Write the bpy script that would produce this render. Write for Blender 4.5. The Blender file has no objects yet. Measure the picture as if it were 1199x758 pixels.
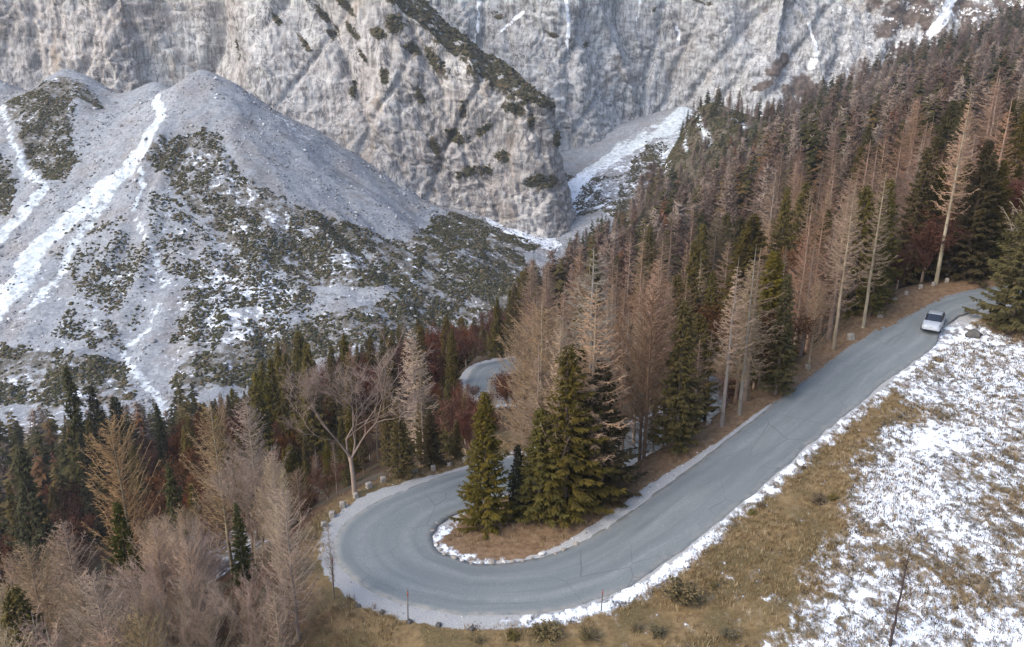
import bpy, bmesh, math, random
from mathutils import Vector, Matrix
import numpy as np
def _h(ix, iy, iz, seed):
    n = (ix.astype(np.int64)*374761393 + iy.astype(np.int64)*668265263 + iz.astype(np.int64)*2147483647 + seed*1274126177) & 0xffffffff
    n = ((n ^ (n >> 13))*1274126177) & 0xffffffff
    n = ((n ^ (n >> 16))*2246822519) & 0xffffffff
    return ((n ^ (n >> 15)) & 0xffff)/65535.0*2-1
def vnoise(x, y, z=None, seed=0):
    """smooth value noise in -1..1"""
    x = np.asarray(x, float); y = np.asarray(y, float)
    z = np.zeros_like(x) if z is None else np.asarray(z, float)
    xi, yi, zi = np.floor(x), np.floor(y), np.floor(z)
    fx, fy, fz = x-xi, y-yi, z-zi
    fx = fx*fx*fx*(fx*(fx*6-15)+10); fy = fy*fy*fy*(fy*(fy*6-15)+10); fz = fz*fz*fz*(fz*(fz*6-15)+10)
    xi = xi.astype(np.int64); yi = yi.astype(np.int64); zi = zi.astype(np.int64)
    r = 0
    for dx in (0, 1):
        wx = fx if dx else 1-fx
        for dy in (0, 1):
            wy = fy if dy else 1-fy
            for dz in (0, 1):
                wz = fz if dz else 1-fz
                r = r + _h(xi+dx, yi+dy, zi+dz, seed)*wx*wy*wz
    return r
def fbm(x, y, z=None, octv=5, seed=0, gain=.5, ridged=False):
    r = 0; a = 1; t = 0
    for k in range(octv):
        s = 2.03**k
        n = vnoise(x*s+k*17.3, y*s-k*9.1, None if z is None else z*s+k*5.7, seed+k)
        if ridged: n = 1-2*np.abs(n)
        r = r+n*a; t += a; a *= gain
    return r/t
def sstep(a, b, x):
    t = np.clip((x-a)/(b-a), 0, 1); return t*t*(3-2*t)
# ---------------------------------------------------------------- roads
# stations: (inner edge x, y, outer edge x, y, height)
UPPER_ROAD = [
 (78, 78, 80, 73, 8.6), (66, 82.5, 66.5, 77, 7.6), (57, 84.6, 56.4, 78.9, 6.9), (50, 84.6, 48.7, 79.3, 6.3), (44.4, 83.6, 43.7, 77.8, 5.8), (39.8, 80.8, 40.7, 75.4, 5.2),
 (35.2, 76.9, 38, 71.7, 4.6), (30.1, 72.4, 33.2, 67.6, 3.9), (23.8, 66, 27.0, 61.7, 3.1), (18.2, 60.4, 21.4, 56.2, 2.3),
 (12.6, 54.9, 16.0, 51.0, 1.5), (8.5, 51.0, 11.7, 46.9, .9), (5.7, 48.7, 8.1, 43.9, .5), (3.1, 47.0, 4.8, 41.9, .25), (.7, 46.1, 1.5, 41.0, .1),
 (-1.5, 45.8, -2.0, 40.9, 0), (-3.3, 46.3, -5.5, 41.6, 0), (-4.6, 47.2, -8.8, 43.2, 0), (-5.25, 48.3, -11.2, 46.0, 0), (-5.3, 49.6, -11.9, 49.2, -.1),
 (-4.8, 51.1, -10.9, 52.3, -.25), (-3.3, 53.0, -8.3, 55.6, -.5), (-.9, 55.4, -4.5, 59.2, -1.0), (2.6, 58.6, -.6, 62.6, -1.7),
 (8.5, 63.4, 5.8, 67.6, -2.9), (16.2, 71.5, 12.8, 74.9, -4.4), (22.2, 81, 18.0, 83.2, -6.3), (25.6, 91.4, 20.8, 92.0, -8.4), (25.0, 101.6, 20.6, 99.6, -10.8),
 (18.4, 107.6, 16.6, 103.0, -12.8), (10.6, 109.0, 10.4, 104.2, -14.8), (3.6, 110.0, 1.8, 104.6, -16.8)]
LOWER_ROAD = [
 (3.6, 110.0, 1.8, 104.6, -16.8), (-.2, 111.6, -3.6, 107.6, -17.8), (-1.8, 114.6, -6.5, 112.6, -18.5), (-2.0, 118.6, -7.0, 118.8, -19.1), (-.6, 122.6, -5.2, 125.4, -19.7),
 (3.6, 125.6, 1.0, 130.6, -20.5), (10, 127.4, 8.8, 132.6, -21.4), (20, 129.6, 18.6, 134.8, -22.8), (36, 134, 34, 139, -25)]
def resample(st, step=.7):
    st = np.array(st, float); n = len(st); out = []
    for i in range(n-1):
        p0 = st[max(i-1, 0)]; p1 = st[i]; p2 = st[i+1]; p3 = st[min(i+2, n-1)]
        L = np.hypot(*((p2[:2]+p2[2:4])/2-(p1[:2]+p1[2:4])/2)); k = max(2, int(L/step))
        for t in np.arange(k)/k:
            out.append(.5*((2*p1)+(p2-p0)*t+(2*p0-5*p1+4*p2-p3)*t*t+(3*p1-p0-3*p2+p3)*t**3))
    out.append(st[-1]); return np.array(out)
RU = resample(UPPER_ROAD); RL = resample(LOWER_ROAD)
def road_field(x, y, R):
    """distance outside the inner and the outer edge (negative on the road), road height and station at the nearest station"""
    c = (R[:, :2]+R[:, 2:4])/2; w = np.hypot(*(R[:, 2:4]-R[:, :2]).T)
    d2 = np.full(x.shape, 1e18); k = np.zeros(x.shape, int)
    for i in range(len(R)):
        e = (x-c[i, 0])**2+(y-c[i, 1])**2
        m = e < d2; d2[m] = e[m]; k[m] = i
    ax = (R[:, 2:4]-R[:, :2])/w[:, None]
    # offset along the cross direction, and clipped distance beyond the ends
    off = (x-c[k, 0])*ax[k, 0]+(y-c[k, 1])*ax[k, 1]
    al = (x-c[k, 0])*-ax[k, 1]+(y-c[k, 1])*ax[k, 0]
    side = np.sign(off)
    nxt = np.clip(k+1, 0, len(R)-1); prv = np.clip(k-1, 0, len(R)-1)
    tang = c[nxt]-c[prv]; L2 = (tang**2).sum(1); tt = ((x-c[k, 0])*tang[..., 0][k] + (y-c[k, 1])*tang[..., 1][k])/L2[k] if False else None
    end = ((k == 0) | (k == len(R)-1))*np.abs(al)
    d = np.hypot(np.maximum(np.abs(off)-w[k]/2, 0), end)
    d = np.where((d == 0), np.abs(off)-w[k]/2, d)
    return d, side, R[k, 4], k
# ---------------------------------------------------------------- the hillside
HILL = [(0,0,2),(-40,0,-18),(40,0,8),(80,0,16),(0,25,0),(-20,25,-9),(25,30,3),(50,30,6.5),(80,40,12),(120,40,20),(-80,20,-40),(0,-80,6),(100,-80,25),(-100,-80,-40),
 (15,42,1.3),(25,50,2.9),(40,60,5),(50,70,6.4),(60,76,8),(80,72,12),(60,50,7.5),(55,73,7.2),
 (-2,46,0),(-12.5,48,-.4),(-17,45,-3.5),(-15,53,-3.5),(-24,46,-8.5),(0,39.5,-.3),(-7,38,-1.6),(8,39,.4),(-13,36,-4),(-30,50,-15),(-45,60,-25),(-60,90,-40),(-90,120,-56),(-130,160,-74),
 (-40,100,-34),(-20,80,-17),(-10,65,-6),(0,67,-4),(-15,130,-29),(-40,160,-48),(0,160,-32),(0,200,-46),(0,260,-66),(0,330,-86),(-100,220,-84),(-220,140,-88),(-200,60,-78),
 (20,68,-1),(32,82,0),(45,91,4.5),(60,92,8),(40,110,-4),(70,120,6),(100,120,14),(22,140,-21),(60,160,-4),(100,160,6),(140,100,24),(200,100,42),
 (60,220,-16),(100,220,-2),(150,220,9),(100,300,-15),(150,300,-1),(220,300,13),(50,300,-53),(40,360,-62),(62,360,-51),(85,380,-43),(93,442,-14),(70,450,-66),(62,410,-61),(130,455,-33),(112,480,-34),(160,400,-12),
 (200,450,-4),(260,450,12),(340,380,34),(180,530,-26),(250,550,4),(350,600,36),(450,400,100),(300,200,40),(450,100,110),(-300,-50,-90),(400,-150,110)]
_HP = np.array(HILL, float)
def _tps(r2): return np.where(r2 > 0, .5*r2*np.log(np.maximum(r2, 1e-12)), 0)
_S = 100.0
_X = _HP[:, :2]/_S
_K = _tps(((_X[:, None]-_X[None])**2).sum(-1))+np.eye(len(_X))*.0015
_A = np.block([[_K, np.c_[np.ones(len(_X)), _X]], [np.c_[np.ones(len(_X)), _X].T, np.zeros((3, 3))]])
_W = np.linalg.solve(_A, np.r_[_HP[:, 2], 0, 0, 0])
def hill(x, y):
    sh = x.shape; x = np.ravel(x)/_S; y = np.ravel(y)/_S
    z = _W[-3]+_W[-2]*x+_W[-1]*y
    for i, (a, b) in enumerate(_X): z = z+_W[i]*_tps((x-a)**2+(y-b)**2)
    return z.reshape(sh)
# ---------------------------------------------------------------- talus cones below the cliffs
CONES = [(-147,420,7,.66,105,.34),(-222,442,6,.62,70,.5),(-268,446,4,.55,90,.4),(-340,430,12,.6,80,.4),(-180,446,-1,.50,110,.36),(118,606,-29,.30,300,.30),(147,566,-38,.3,200,.3)]
def smax(a, b, k): 
    h = np.clip(.5+.5*(a-b)/k, 0, 1); return b+(a-b)*h+k*h*(1-h)
def fans(x, y):
    z = np.full(x.shape, -84.0)+np.maximum(y-300, 0)*.02
    for (a, b, top, s1, r1, s2) in CONES:
        r = np.hypot(x-a, y-b); r = np.sqrt(r*r+9)-3
        th = np.arctan2(y-b, x-a)
        r = r*(1+.05*vnoise(th*5+a, r*.01, seed=3)+.022*vnoise(th*19+a, r*.02, seed=4)+.012*vnoise(th*47+a, r*.03, seed=6))
        z = smax(z, top-np.where(r < r1, s1*r, s1*r1+s2*(r-r1)), 7)
    return z
def ground(x, y):
    """height of the ground, with the roads cut in"""
    x = np.asarray(x, float); y = np.asarray(y, float)
    h = hill(x, y); f = fans(x, y)
    near = np.hypot(x-10, y-60)
    rough = .22*fbm(x*.22, y*.22, octv=4, seed=11)+1.4*sstep(60, 140, near)*fbm(x*.05, y*.05, octv=5, seed=12)
    far = sstep(200, 330, y-.35*x)
    rough = rough+far*(2.2*fbm(x*.035, y*.035, octv=6, seed=13, ridged=True)+.5*fbm(x*.2, y*.2, octv=3, seed=14))
    z = smax(h, f, 6)+rough
    for R in (RU, RL):
        d, side, rz, k = road_field(x, y, R)
        m = d < 14
        # the shoulder follows the road for a metre, then falls into the slope
        w = sstep(.9, 7.5, d)
        z = np.where(m, rz*(1-w)+z*w, z)
        z = np.where(d < -.1, rz-.07, z)
        z = np.where((d >= -.1) & (d < 1.6), np.clip(z, rz-.05, rz+.05), z)
    return z
# ---- where things stand, in metres
DEBRIS = [[(-166.7, 415.0, 4), (-158.4, 390.6, 6), (-160.3, 374.3, 8), (-165.6, 361.1, 11), (-175.2, 351.6, 12), (-182.4, 337.4, 11), (-188.3, 323.3, 9), (-187.1, 302.4, 11), (-186.9, 285.1, 11)], [(-167.2, 363.0, 6), (-169.2, 347.7, 5), (-172.7, 333.1, 5), (-173.9, 314.1, 4), (-175.9, 291.1, 4)], [(-249.3, 426.1, 3), (-230.1, 397.4, 3), (-215.9, 378.2, 4), (-200.2, 364.6, 4), (-204.5, 345.3, 8), (-208.8, 325.1, 9)], [(-157.3, 361.7, 3), (-152.7, 341.2, 2.0), (-144.1, 327.5, 2.0), (-137.2, 318.8, 2.2), (-131.1, 304.5, 2.2), (-129.5, 288.1, 2.2), (-132.6, 273.0, 2.6), (-131.1, 267.5, 3), (-120.9, 256.2, 3), (-111.3, 246.5, 3), (-103.9, 230.2, 3), (-98.4, 214.8, 3)], [(-138.6, 323.5, 1.2), (-128.9, 323.5, 1), (-117.6, 318.1, 1)], [(-159.9, 300.9, 1), (-151.2, 290.6, 1.4), (-142.2, 275.9, 1.4), (-135.7, 265.9, 1.5)], [(118.7, 599.7, 16), (98.8, 570.8, 15), (74.3, 552.6, 13), (53.7, 535.0, 12), (35.1, 508.2, 12), (19.6, 475.4, 15), (13.4, 427.5, 15), (5.7, 442.1, 10), (-6.9, 463.2, 6)], [(109.1, 446.7, 3), (108.0, 419.4, 4), (109.4, 401.9, 3)], [(-86.6, 318.4, 3), (-72.1, 311.3, 4), (-55.7, 311.1, 4)], [(92.5, 446.4, 2), (93.0, 425.0, 2), (94.2, 408.8, 2)], [(110.0, 574.7, 1.5), (85.0, 418.3, 2)], [(92.5, 446.1, 16), (103.7, 584.4, 22), (71.9, 556.0, 16)], [(24.7, 481.1, 16), (0.2, 465.2, 12), (-11.4, 456.1, 6)]]
DEBRIS_STRENGTH = [0.9, 0.7, 0.8, 0.85, 0.6, 0.6, 0.95, 0.6, 0.35, 0.75, 0.7, 0.52, 0.8]
SCRUB = [([(-221.5, 438.0), (-232.9, 436.6), (-246.8, 431.5), (-225.8, 395.3), (-208.2, 371.5), (-194.8, 369.2), (-193.4, 382.3), (-206.5, 405.6), (-210.7, 420.6), (-195.1, 423.5), (-207.5, 436.0)], 0.66), ([(-154.5, 383.1), (-137.5, 381.8), (-112.1, 359.5), (-93.5, 353.7), (-73.0, 356.4), (-49.6, 372.5), (-39.7, 411.8), (-17.7, 439.7), (12.2, 412.8), (0.2, 368.2), (-27.6, 329.4), (-53.8, 321.1), (-79.9, 317.8), (-97.6, 324.2), (-122.1, 341.2), (-141.7, 350.7), (-158.7, 369.2)], 0.6), ([(-152.4, 350.7), (-122.1, 341.2), (-97.6, 324.0), (-79.1, 314.0), (-75.9, 283.1), (-101.5, 268.3), (-122.7, 278.7), (-125.0, 310.4), (-144.0, 324.6)], 0.35), ([(-186.5, 337.1), (-152.7, 340.7), (-134.3, 304.5), (-137.1, 269.7), (-160.8, 277.3), (-165.6, 310.4)], 0.3), ([(-184.6, 277.8), (-157.5, 270.2), (-134.3, 262.7), (-120.9, 243.9), (-164.1, 239.2)], 0.6), ([(-113.7, 260.9), (-83.2, 289.0), (-49.6, 314.5), (8.5, 401.2), (0.2, 314.3), (-108.0, 245.1)], 0.6), ([(29.5, 530.4), (51.8, 512.6), (84.1, 524.1), (75.1, 413.3), (48.5, 473.8), (24.1, 467.0)], 0.4), ([(101.3, 588.6), (89.5, 447.3), (112.9, 445.9), (261.4, 893.6), (122.8, 388.0), (102.1, 363.6), (76.8, 399.4), (63.9, 483.6), (77.4, 533.2)], 0.62), ([(-233.5, 385.3), (-223.9, 381.4), (-213.4, 366.1), (-210.2, 350.1), (-218.4, 351.9)], 0.6)]
SNOW_FAR = [([(-202.4, 311.9), (-167.5, 323.5), (-91.8, 327.3), (-77.4, 283.1), (-100.0, 263.2), (-133.6, 260.9), (-180.9, 269.7)], 0.19), ([(-120.7, 311.9), (-90.8, 322.8), (-80.9, 285.0), (-106.6, 275.4)], 0.42), ([(-147.6, 371.7), (-120.4, 349.5), (-95.7, 330.2), (-54.3, 325.0), (-21.0, 335.1), (-60.7, 345.8), (-96.1, 349.5), (-129.2, 370.5)], 0.3), ([(-20.1, 454.7), (-4.8, 494.8), (26.0, 511.4), (47.9, 528.6), (45.3, 493.6), (28.9, 467.0), (21.7, 414.5), (4.5, 411.3)], 0.62), ([(47.9, 528.6), (88.5, 557.3), (99.2, 537.7), (78.8, 412.6), (44.3, 481.9)], 0.34), ([(-121.7, 447.0), (-98.6, 416.8), (-99.1, 400.8), (-115.3, 418.9)], 0.32), ([(-108.0, 245.1), (-97.2, 245.1), (-80.4, 198.9), (-102.4, 217.0)], 0.4), ([(-170.6, 260.9), (-135.8, 253.4), (-99.8, 178.6), (-136.1, 198.9)], 0.3), ([(150, 430), (420, 380), (480, 620), (170, 620)], 0.36)]
BARE = [[(-174.3, 445.3), (-144.2, 416.4), (-122.0, 418.4), (-46.0, 413.2), (-60.8, 371.9), (-79.9, 355.9), (-97.6, 357.0), (-122.4, 373.7), (-146.5, 387.3)]]
SNOW_NEAR = [([(40.0, 76.2), (43.2, 76.4), (46.4, 72.1), (47.1, 65.9), (27.1, 32.7), (11.9, 35.1), (14.2, 37.9), (16.2, 40.6), (19.0, 41.0), (20.5, 43.0), (20.3, 44.7), (22.6, 48.1), (24.6, 52.5), (24.9, 54.8), (28.6, 59.5), (32.3, 65.3), (35.1, 70.4)], 0.56), ([(25.2, 54.1), (38.0, 50.7), (27.1, 32.7), (13.2, 34.9), (17.7, 40.6)], 0.6), ([(43.5, 77.8), (46.2, 79.3), (43.4, 76.0), (42.0, 76.4)], 0.9), ([(17.5, 45.6), (20.6, 45.6), (19.0, 41.0), (16.5, 41.4)], 0.45), ([(19.4, 57.4), (23.8, 56.1), (22.7, 54.7), (19.7, 55.0)], 0.6), ([(15.3, 37.7), (28.5, 39.7), (24.8, 33.0), (13.2, 34.9)], 0.66)]
SNOW_FREE = [[(31.3, 63.0), (36.0, 62.8), (33.3, 58.0), (30.4, 59.2)], [(33.9, 56.7), (39.6, 59.9), (36.3, 53.8)], [(28.5, 49.0), (31.4, 48.9), (29.8, 46.7), (28.0, 47.5)], [(22.2, 36.8), (24.7, 36.7), (23.9, 35.0), (21.6, 35.6)], [(49.7, 86.1), (52.2, 80.4), (47.6, 72.3), (43.0, 76.0)]]
HERO_TREES = [
 ('spruce', 2, -1.8, 50.1, 10.7, 0.88, (1.25, 1.1, 0.95), 'dark green spruce nearest the snowy tip of the verge inside the hairpin'),
 ('spruce', 0, 0.4, 52.0, 5.9, 1.3, (0.75, 0.85, 0.8), 'short dark spruce between the two biggest spruces inside the hairpin'),
 ('spruce', 0, 3.6, 51.0, 12.7, 1.45, (1.25, 1.1, 0.95), 'broad olive spruce, largest tree inside the hairpin bend'),
 ('larch_bushy', 0, 2.1, 56.2, 16.0, 1.15, (1.25, 1.14, 0.98), 'bushy tan bare larch right behind the broad olive spruce inside the hairpin bend'),
 ('larch', 2, 6.0, 60.5, 19.3, 1.3, (1, 1, 1), 'tallest bare larch inside the hairpin, grey top above the broad olive spruce'),
 ('larch', 0, 9.7, 66.8, 14.2, 0.9, (1.12, 1.02, 0.98), 'thin mauve larch at the upper end of the brown verge inside the hairpin bend'),
 ('larch', 3, 11.0, 68.8, 14.2, 0.9, (1.12, 1.02, 0.98), 'thin mauve larch leaning beside the tall green spruce above the brown verge'),
 ('spruce', 1, 12.5, 58.2, 12.4, 1.25, (1.25, 1.1, 0.95), 'tall narrow olive spruce above the upper end of the brown verge'),
 ('spruce', 3, 12.5, 67.2, 4.9, 1.2, (0.75, 0.85, 0.8), 'small blue green spruce in front of the thin mauve larches above the brown verge'),
 ('larch_bushy', 1, 0.9, 60.0, 12.7, 0.8, (1.25, 1.14, 0.98), 'bushy tan larch beside the descending road, behind the smallest spruces of the bend'),
 ('spruce', 2, 6.1, 53.1, 10.5, 1.35, (1.25, 1.1, 0.95), 'olive spruce squeezed behind the broad olive spruce, towards the straight road'),
 ('spruce', 0, 1.9, 51.0, 8.4, 1.6, (1.25, 1.1, 0.95), 'smaller olive spruce touching the broad olive spruce on its downhill side'),
 ('larch_bushy', 3, 3.1, 51.1, 14.4, 0.62, (1.25, 1.14, 0.98), 'tan larch with upswept twigs rising through the front of the broad olive spruce'),
 ('larch', 2, 5.5, 52.8, 15.8, 1.15, (1.25, 1.14, 0.98), 'tan larch just uphill of the broad olive spruce, its lower limbs among the needles'),
 ('larch', 0, 1.8, 53.3, 13.1, 1.1, (1.12, 1.02, 0.98), 'mauve larch just downhill of the broad olive spruce'),
 ('larch', 3, 16.6, 60.7, 14.0, 1.0, (1.2, 1.18, 1.16), 'grey larch with a bare lower stem at the lower end of the straight'),
 ('larch', 0, 18.4, 62.3, 14.2, 1.0, (1, 1, 1), 'grey larch with many low limbs, one tree down-road from the lone pointed spruce'),
 ('spruce', 1, 22.1, 65.2, 10.7, 1.2, (1.25, 1.1, 0.95), 'lone green pointed spruce on the roadside among bare larches along the straight'),
 ('larch_bushy', 1, 26.0, 68.9, 8.2, 0.75, (1.25, 1.14, 0.98), 'short bare larch with arching limbs at the roadside beside the lone green spruce'),
 ('larch', 3, 29.6, 72.9, 16.0, 0.9, (1.25, 1.14, 0.98), 'tall bare larch beside the big guard stone halfway to the car'),
 ('larch', 1, 33.8, 77.0, 15.1, 0.9, (1.25, 1.14, 0.98), 'slender bare larch between the two big guard stones below the parked car'),
 ('larch', 3, 45.0, 86.5, 20.0, 0.9, (1.45, 1.2, 0.95), 'tall larch with a clean tan stem at the edge of the upper bend'),
 ('spruce', 0, 44.7, 92.4, 15.8, 1.2, (1.25, 1.1, 0.95), 'dark olive spruce behind the guard stones next to the parked car'),
 ('spruce', 2, 47.3, 93.7, 13.1, 1.1, (1.25, 1.1, 0.95), 'broad dark spruce next to the tall larch with a clean tan stem'),
 ('spruce', 2, 48.7, 88.1, 15.0, 1.2, (1.25, 1.1, 0.95), 'broad dark spruce overhanging the far end of the upper bend'),
 ('spruce', 0, 51.0, 88.6, 12.6, 1.2, (1.25, 1.1, 0.95), 'olive spruce behind the end of the visible upper road'),
 ('spruce', 1, 35.3, 79.4, 10.3, 1.2, (1.25, 1.1, 0.95), 'narrow dark spruce behind the two big guard stones below the car'),
 ('spruce', 2, 46.3, 74.3, 14.1, 1.1, (1.25, 1.1, 0.95), 'big spruce on the brown bank with limbs hanging over the snow'),
 ('larch_bushy', 0, 48.8, 75.8, 16.7, 1.0, (1.2, 1.18, 1.16), 'spreading grey larch behind the big spruce on the brown bank'),
 ('beech', 0, -11.6, 54.8, 10.2, 1.45, (1.05, 0.93, 0.88), 'bare broadleaved tree with a forked grey crown beside the guard stones'),
 ('larch', 2, -11.4, 90.7, 16.7, 1.05, (1.6, 1.52, 1.42), 'pale bare larch with tiered limbs above the dark spruces behind the hairpin'),
 ('spruce', 0, -8.6, 58.2, 6.4, 1.2, (1.25, 1.1, 0.95), 'olive spruce behind the guard stones, next to the bare forked tree'),
 ('spruce', 2, -6.5, 60.6, 4.9, 1.3, (1.25, 1.1, 0.95), 'low broad spruce behind the marker pole at the far arm of the hairpin'),
 ('spruce', 1, -4.5, 62.0, 3.7, 1.3, (1.25, 1.1, 0.95), 'small spruce behind the last guard stones of the far arm'),
 ('spruce', 2, -28.2, 96.4, 8.9, 1.1, (1.25, 1.1, 0.95), 'dark spruce below the guard stones at the widest point of the bend'),
 ('larch_bushy', 1, -5.5, 92.0, 6.6, 0.6, (1.25, 1.14, 0.98), 'low tan larch just below the lower road bend'),
 ('larch_bushy', 0, -2.5, 97.0, 6.8, 1.0, (1.25, 1.14, 0.98), 'wispy tan larch half hiding the lower road bend'),
 ('spruce', 1, -72.7, 128.0, 31.6, 0.85, (0.75, 0.85, 0.8), 'tallest dark spruce before the foot of the pale debris cone'),
 ('spruce', 0, -72.5, 134.0, 26.4, 0.85, (0.75, 0.85, 0.8), 'dark spruce just behind the tall one at the foot of the debris cone'),
 ('spruce', 2, -67.3, 131.0, 23.4, 0.9, (0.75, 0.85, 0.8), 'broad dark spruce beside the small snowy gully at the foot of the debris cone'),
 ('spruce', 1, -66.9, 118.0, 20.8, 0.8, (0.75, 0.85, 0.8), 'slim dark spruce in front of a group of taller dark spruces'),
 ('spruce', 1, -62.2, 135.0, 19.1, 0.7, (0.75, 0.85, 0.8), 'narrow dark spruce right beside the snowy gully'),
 ('spruce', 0, -57.3, 88.0, 24.5, 0.9, (0.75, 0.85, 0.8), 'dark spruce farthest down the slope behind the pale larches'),
 ('spruce', 0, -29.4, 55.0, 14.3, 0.85, (0.75, 0.85, 0.8), 'fresh dark green spruce standing alone among pale bare larches'),
 ('spruce', 3, -30.2, 66.0, 13.9, 0.9, (0.75, 0.85, 0.8), 'thin dark spruce half buried among pale larches'),
 ('spruce', 0, -18.7, 50.0, 6.9, 0.8, (0.75, 0.85, 0.8), 'dark spruce with a forked top among the pale larches near the bend'),
 ('spruce', 2, -28.8, 41.0, 14.8, 0.9, (1.25, 1.1, 0.95), 'olive spruce in the lowest corner of the wooded slope'),
 ('larch_bushy', 1, -36.7, 70.0, 20.8, 0.85, (1.45, 1.2, 0.95), 'orange tan larch with a twisted top towering behind the fresh green spruce'),
 ('larch_bushy', 0, -24.2, 62.0, 17.1, 0.8, (1.25, 1.14, 0.98), 'tan larch with a wispy top, tallest on the slope outside the bend'),
 ('larch_bushy', 2, -21.3, 62.0, 14.9, 0.9, (1.2, 1.18, 1.16), 'large grey larch with an open top next to the tallest tan larch'),
 ('larch_bushy', 0, -18.4, 58.0, 9.6, 0.85, (1.2, 1.18, 1.16), 'grey larch with a dense crown between the forked spruce and the bend'),
 ('larch_bushy', 1, -19.3, 43.0, 9.0, 0.8, (1.6, 1.52, 1.42), 'pale larch with whitish upswept twigs in front of the forked spruce'),
 ('larch_bushy', 2, -22.3, 38.0, 13.4, 0.8, (1.6, 1.52, 1.42), 'whitish larch with long spreading limbs at the foot of the fresh green spruce'),
 ('larch_bushy', 1, -14.4, 39.0, 6.8, 0.7, (1.25, 1.14, 0.98), 'short tan larch below the forked spruce'),
 ('larch_bushy', 0, -12.4, 40.3, 10.7, 0.8, (1.6, 1.52, 1.42), 'pale larch with a visible twin stem beside the outer curve of the hairpin'),
 ('larch_bushy', 2, -31.9, 52.0, 15.7, 0.85, (1.12, 1.02, 0.98), 'mauve larch between the olive corner spruce and the fresh green spruce'),
 ('larch_bushy', 0, -24.4, 50.0, 10.3, 0.6, (1.12, 1.02, 0.98), 'low mauve larch filling the gap beside the fresh green spruce'),
 ('larch_bushy', 1, -31.5, 47.0, 16.0, 0.8, (1.12, 1.02, 0.98), 'low mauve larch above the olive corner spruce'),
 ('larch', 4, -10.7, 42.5, 6.0, 0.5, (1.2, 1.18, 1.16), 'thin bare young larch standing on the outer gravel of the hairpin'),
 ('larch_bushy', 2, -20.6, 40.0, 9.2, 0.7, (1.45, 1.2, 0.95), 'orange tinged larch between the whitish larch and the pale upswept one'),
 ('larch_bushy', 0, -16.2, 37.0, 8.2, 0.7, (1.25, 1.14, 0.98), 'low tan larch at the lower edge of the slope'),
]
STONES_FAR = [(-12.9, 50.2), (-12.6, 51.5), (-12.1, 52.8), (-11.4, 54.2), (-10.7, 55.8), (-9.8, 56.8), (-8.8, 58.2), (-7.6, 58.9), (-6.2, 59.2), (-5.0, 60.2), (-3.8, 61.3)]
STONES_NEAR = [(-9.1, 41.7), (-7.6, 41.1), (-5.9, 40.3), (-4.2, 40.0), (-2.3, 39.7)]
STONES_STRAIGHT = [(15.9, 62.0), (26.1, 69.4), (31.8, 74.7), (36.2, 79.0), (39.0, 82.4), (40.8, 83.9), (42.9, 85.4), (44.5, 86.0), (46.4, 87.0)]
POLES = [(-6.0, 40.3, 2.31), (5.2, 41.0, 1.51), (-6.1, 60.3, 0.98), (37.1, 80.0, 1.19), (-10.7, 42.5, 3.07)]
BUSHES = [(9.9, 41.3), (1.9, 39.0), (4.2, 38.8), (11.8, 38.0), (0.0, 39.0), (-1.9, 38.7), (8.1, 38.8), (16.9, 50.2), (19.9, 55.7), (20.7, 50.0), (43.1, 73.6), (42.6, 75.4), (12.1, 42.5), (16.1, 49.5), (7.0, 39.3), (21.7, 50.1)]
SAPLING = (19.6, 35.8)
BOULDER = (42.7, 73.6)
CAR = (39.6, 76.3)
EDGE_STONES = [(-4.9, 47.8), (-4.7, 47.4), (-4.3, 46.8), (-3.8, 46.5), (-3.3, 46.2), (-2.6, 45.9), (-1.9, 45.9), (-1.3, 45.9), (-0.6, 45.9), (0.0, 46.0), (0.7, 46.0), (1.3, 46.3), (2.0, 46.6), (2.7, 46.6), (3.4, 47.0), (4.1, 47.5), (-5.2, 48.7), (-5.4, 49.8), (-5.2, 50.8)]
ZONES = ['behind_bend', 'roadside', 'wood', 'upper_wood', 'below_arm', 'valley', 'pale_slope']
KINDS = ['larch', 'larch_bushy', 'spruce', 'beech', 'rust']
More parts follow.
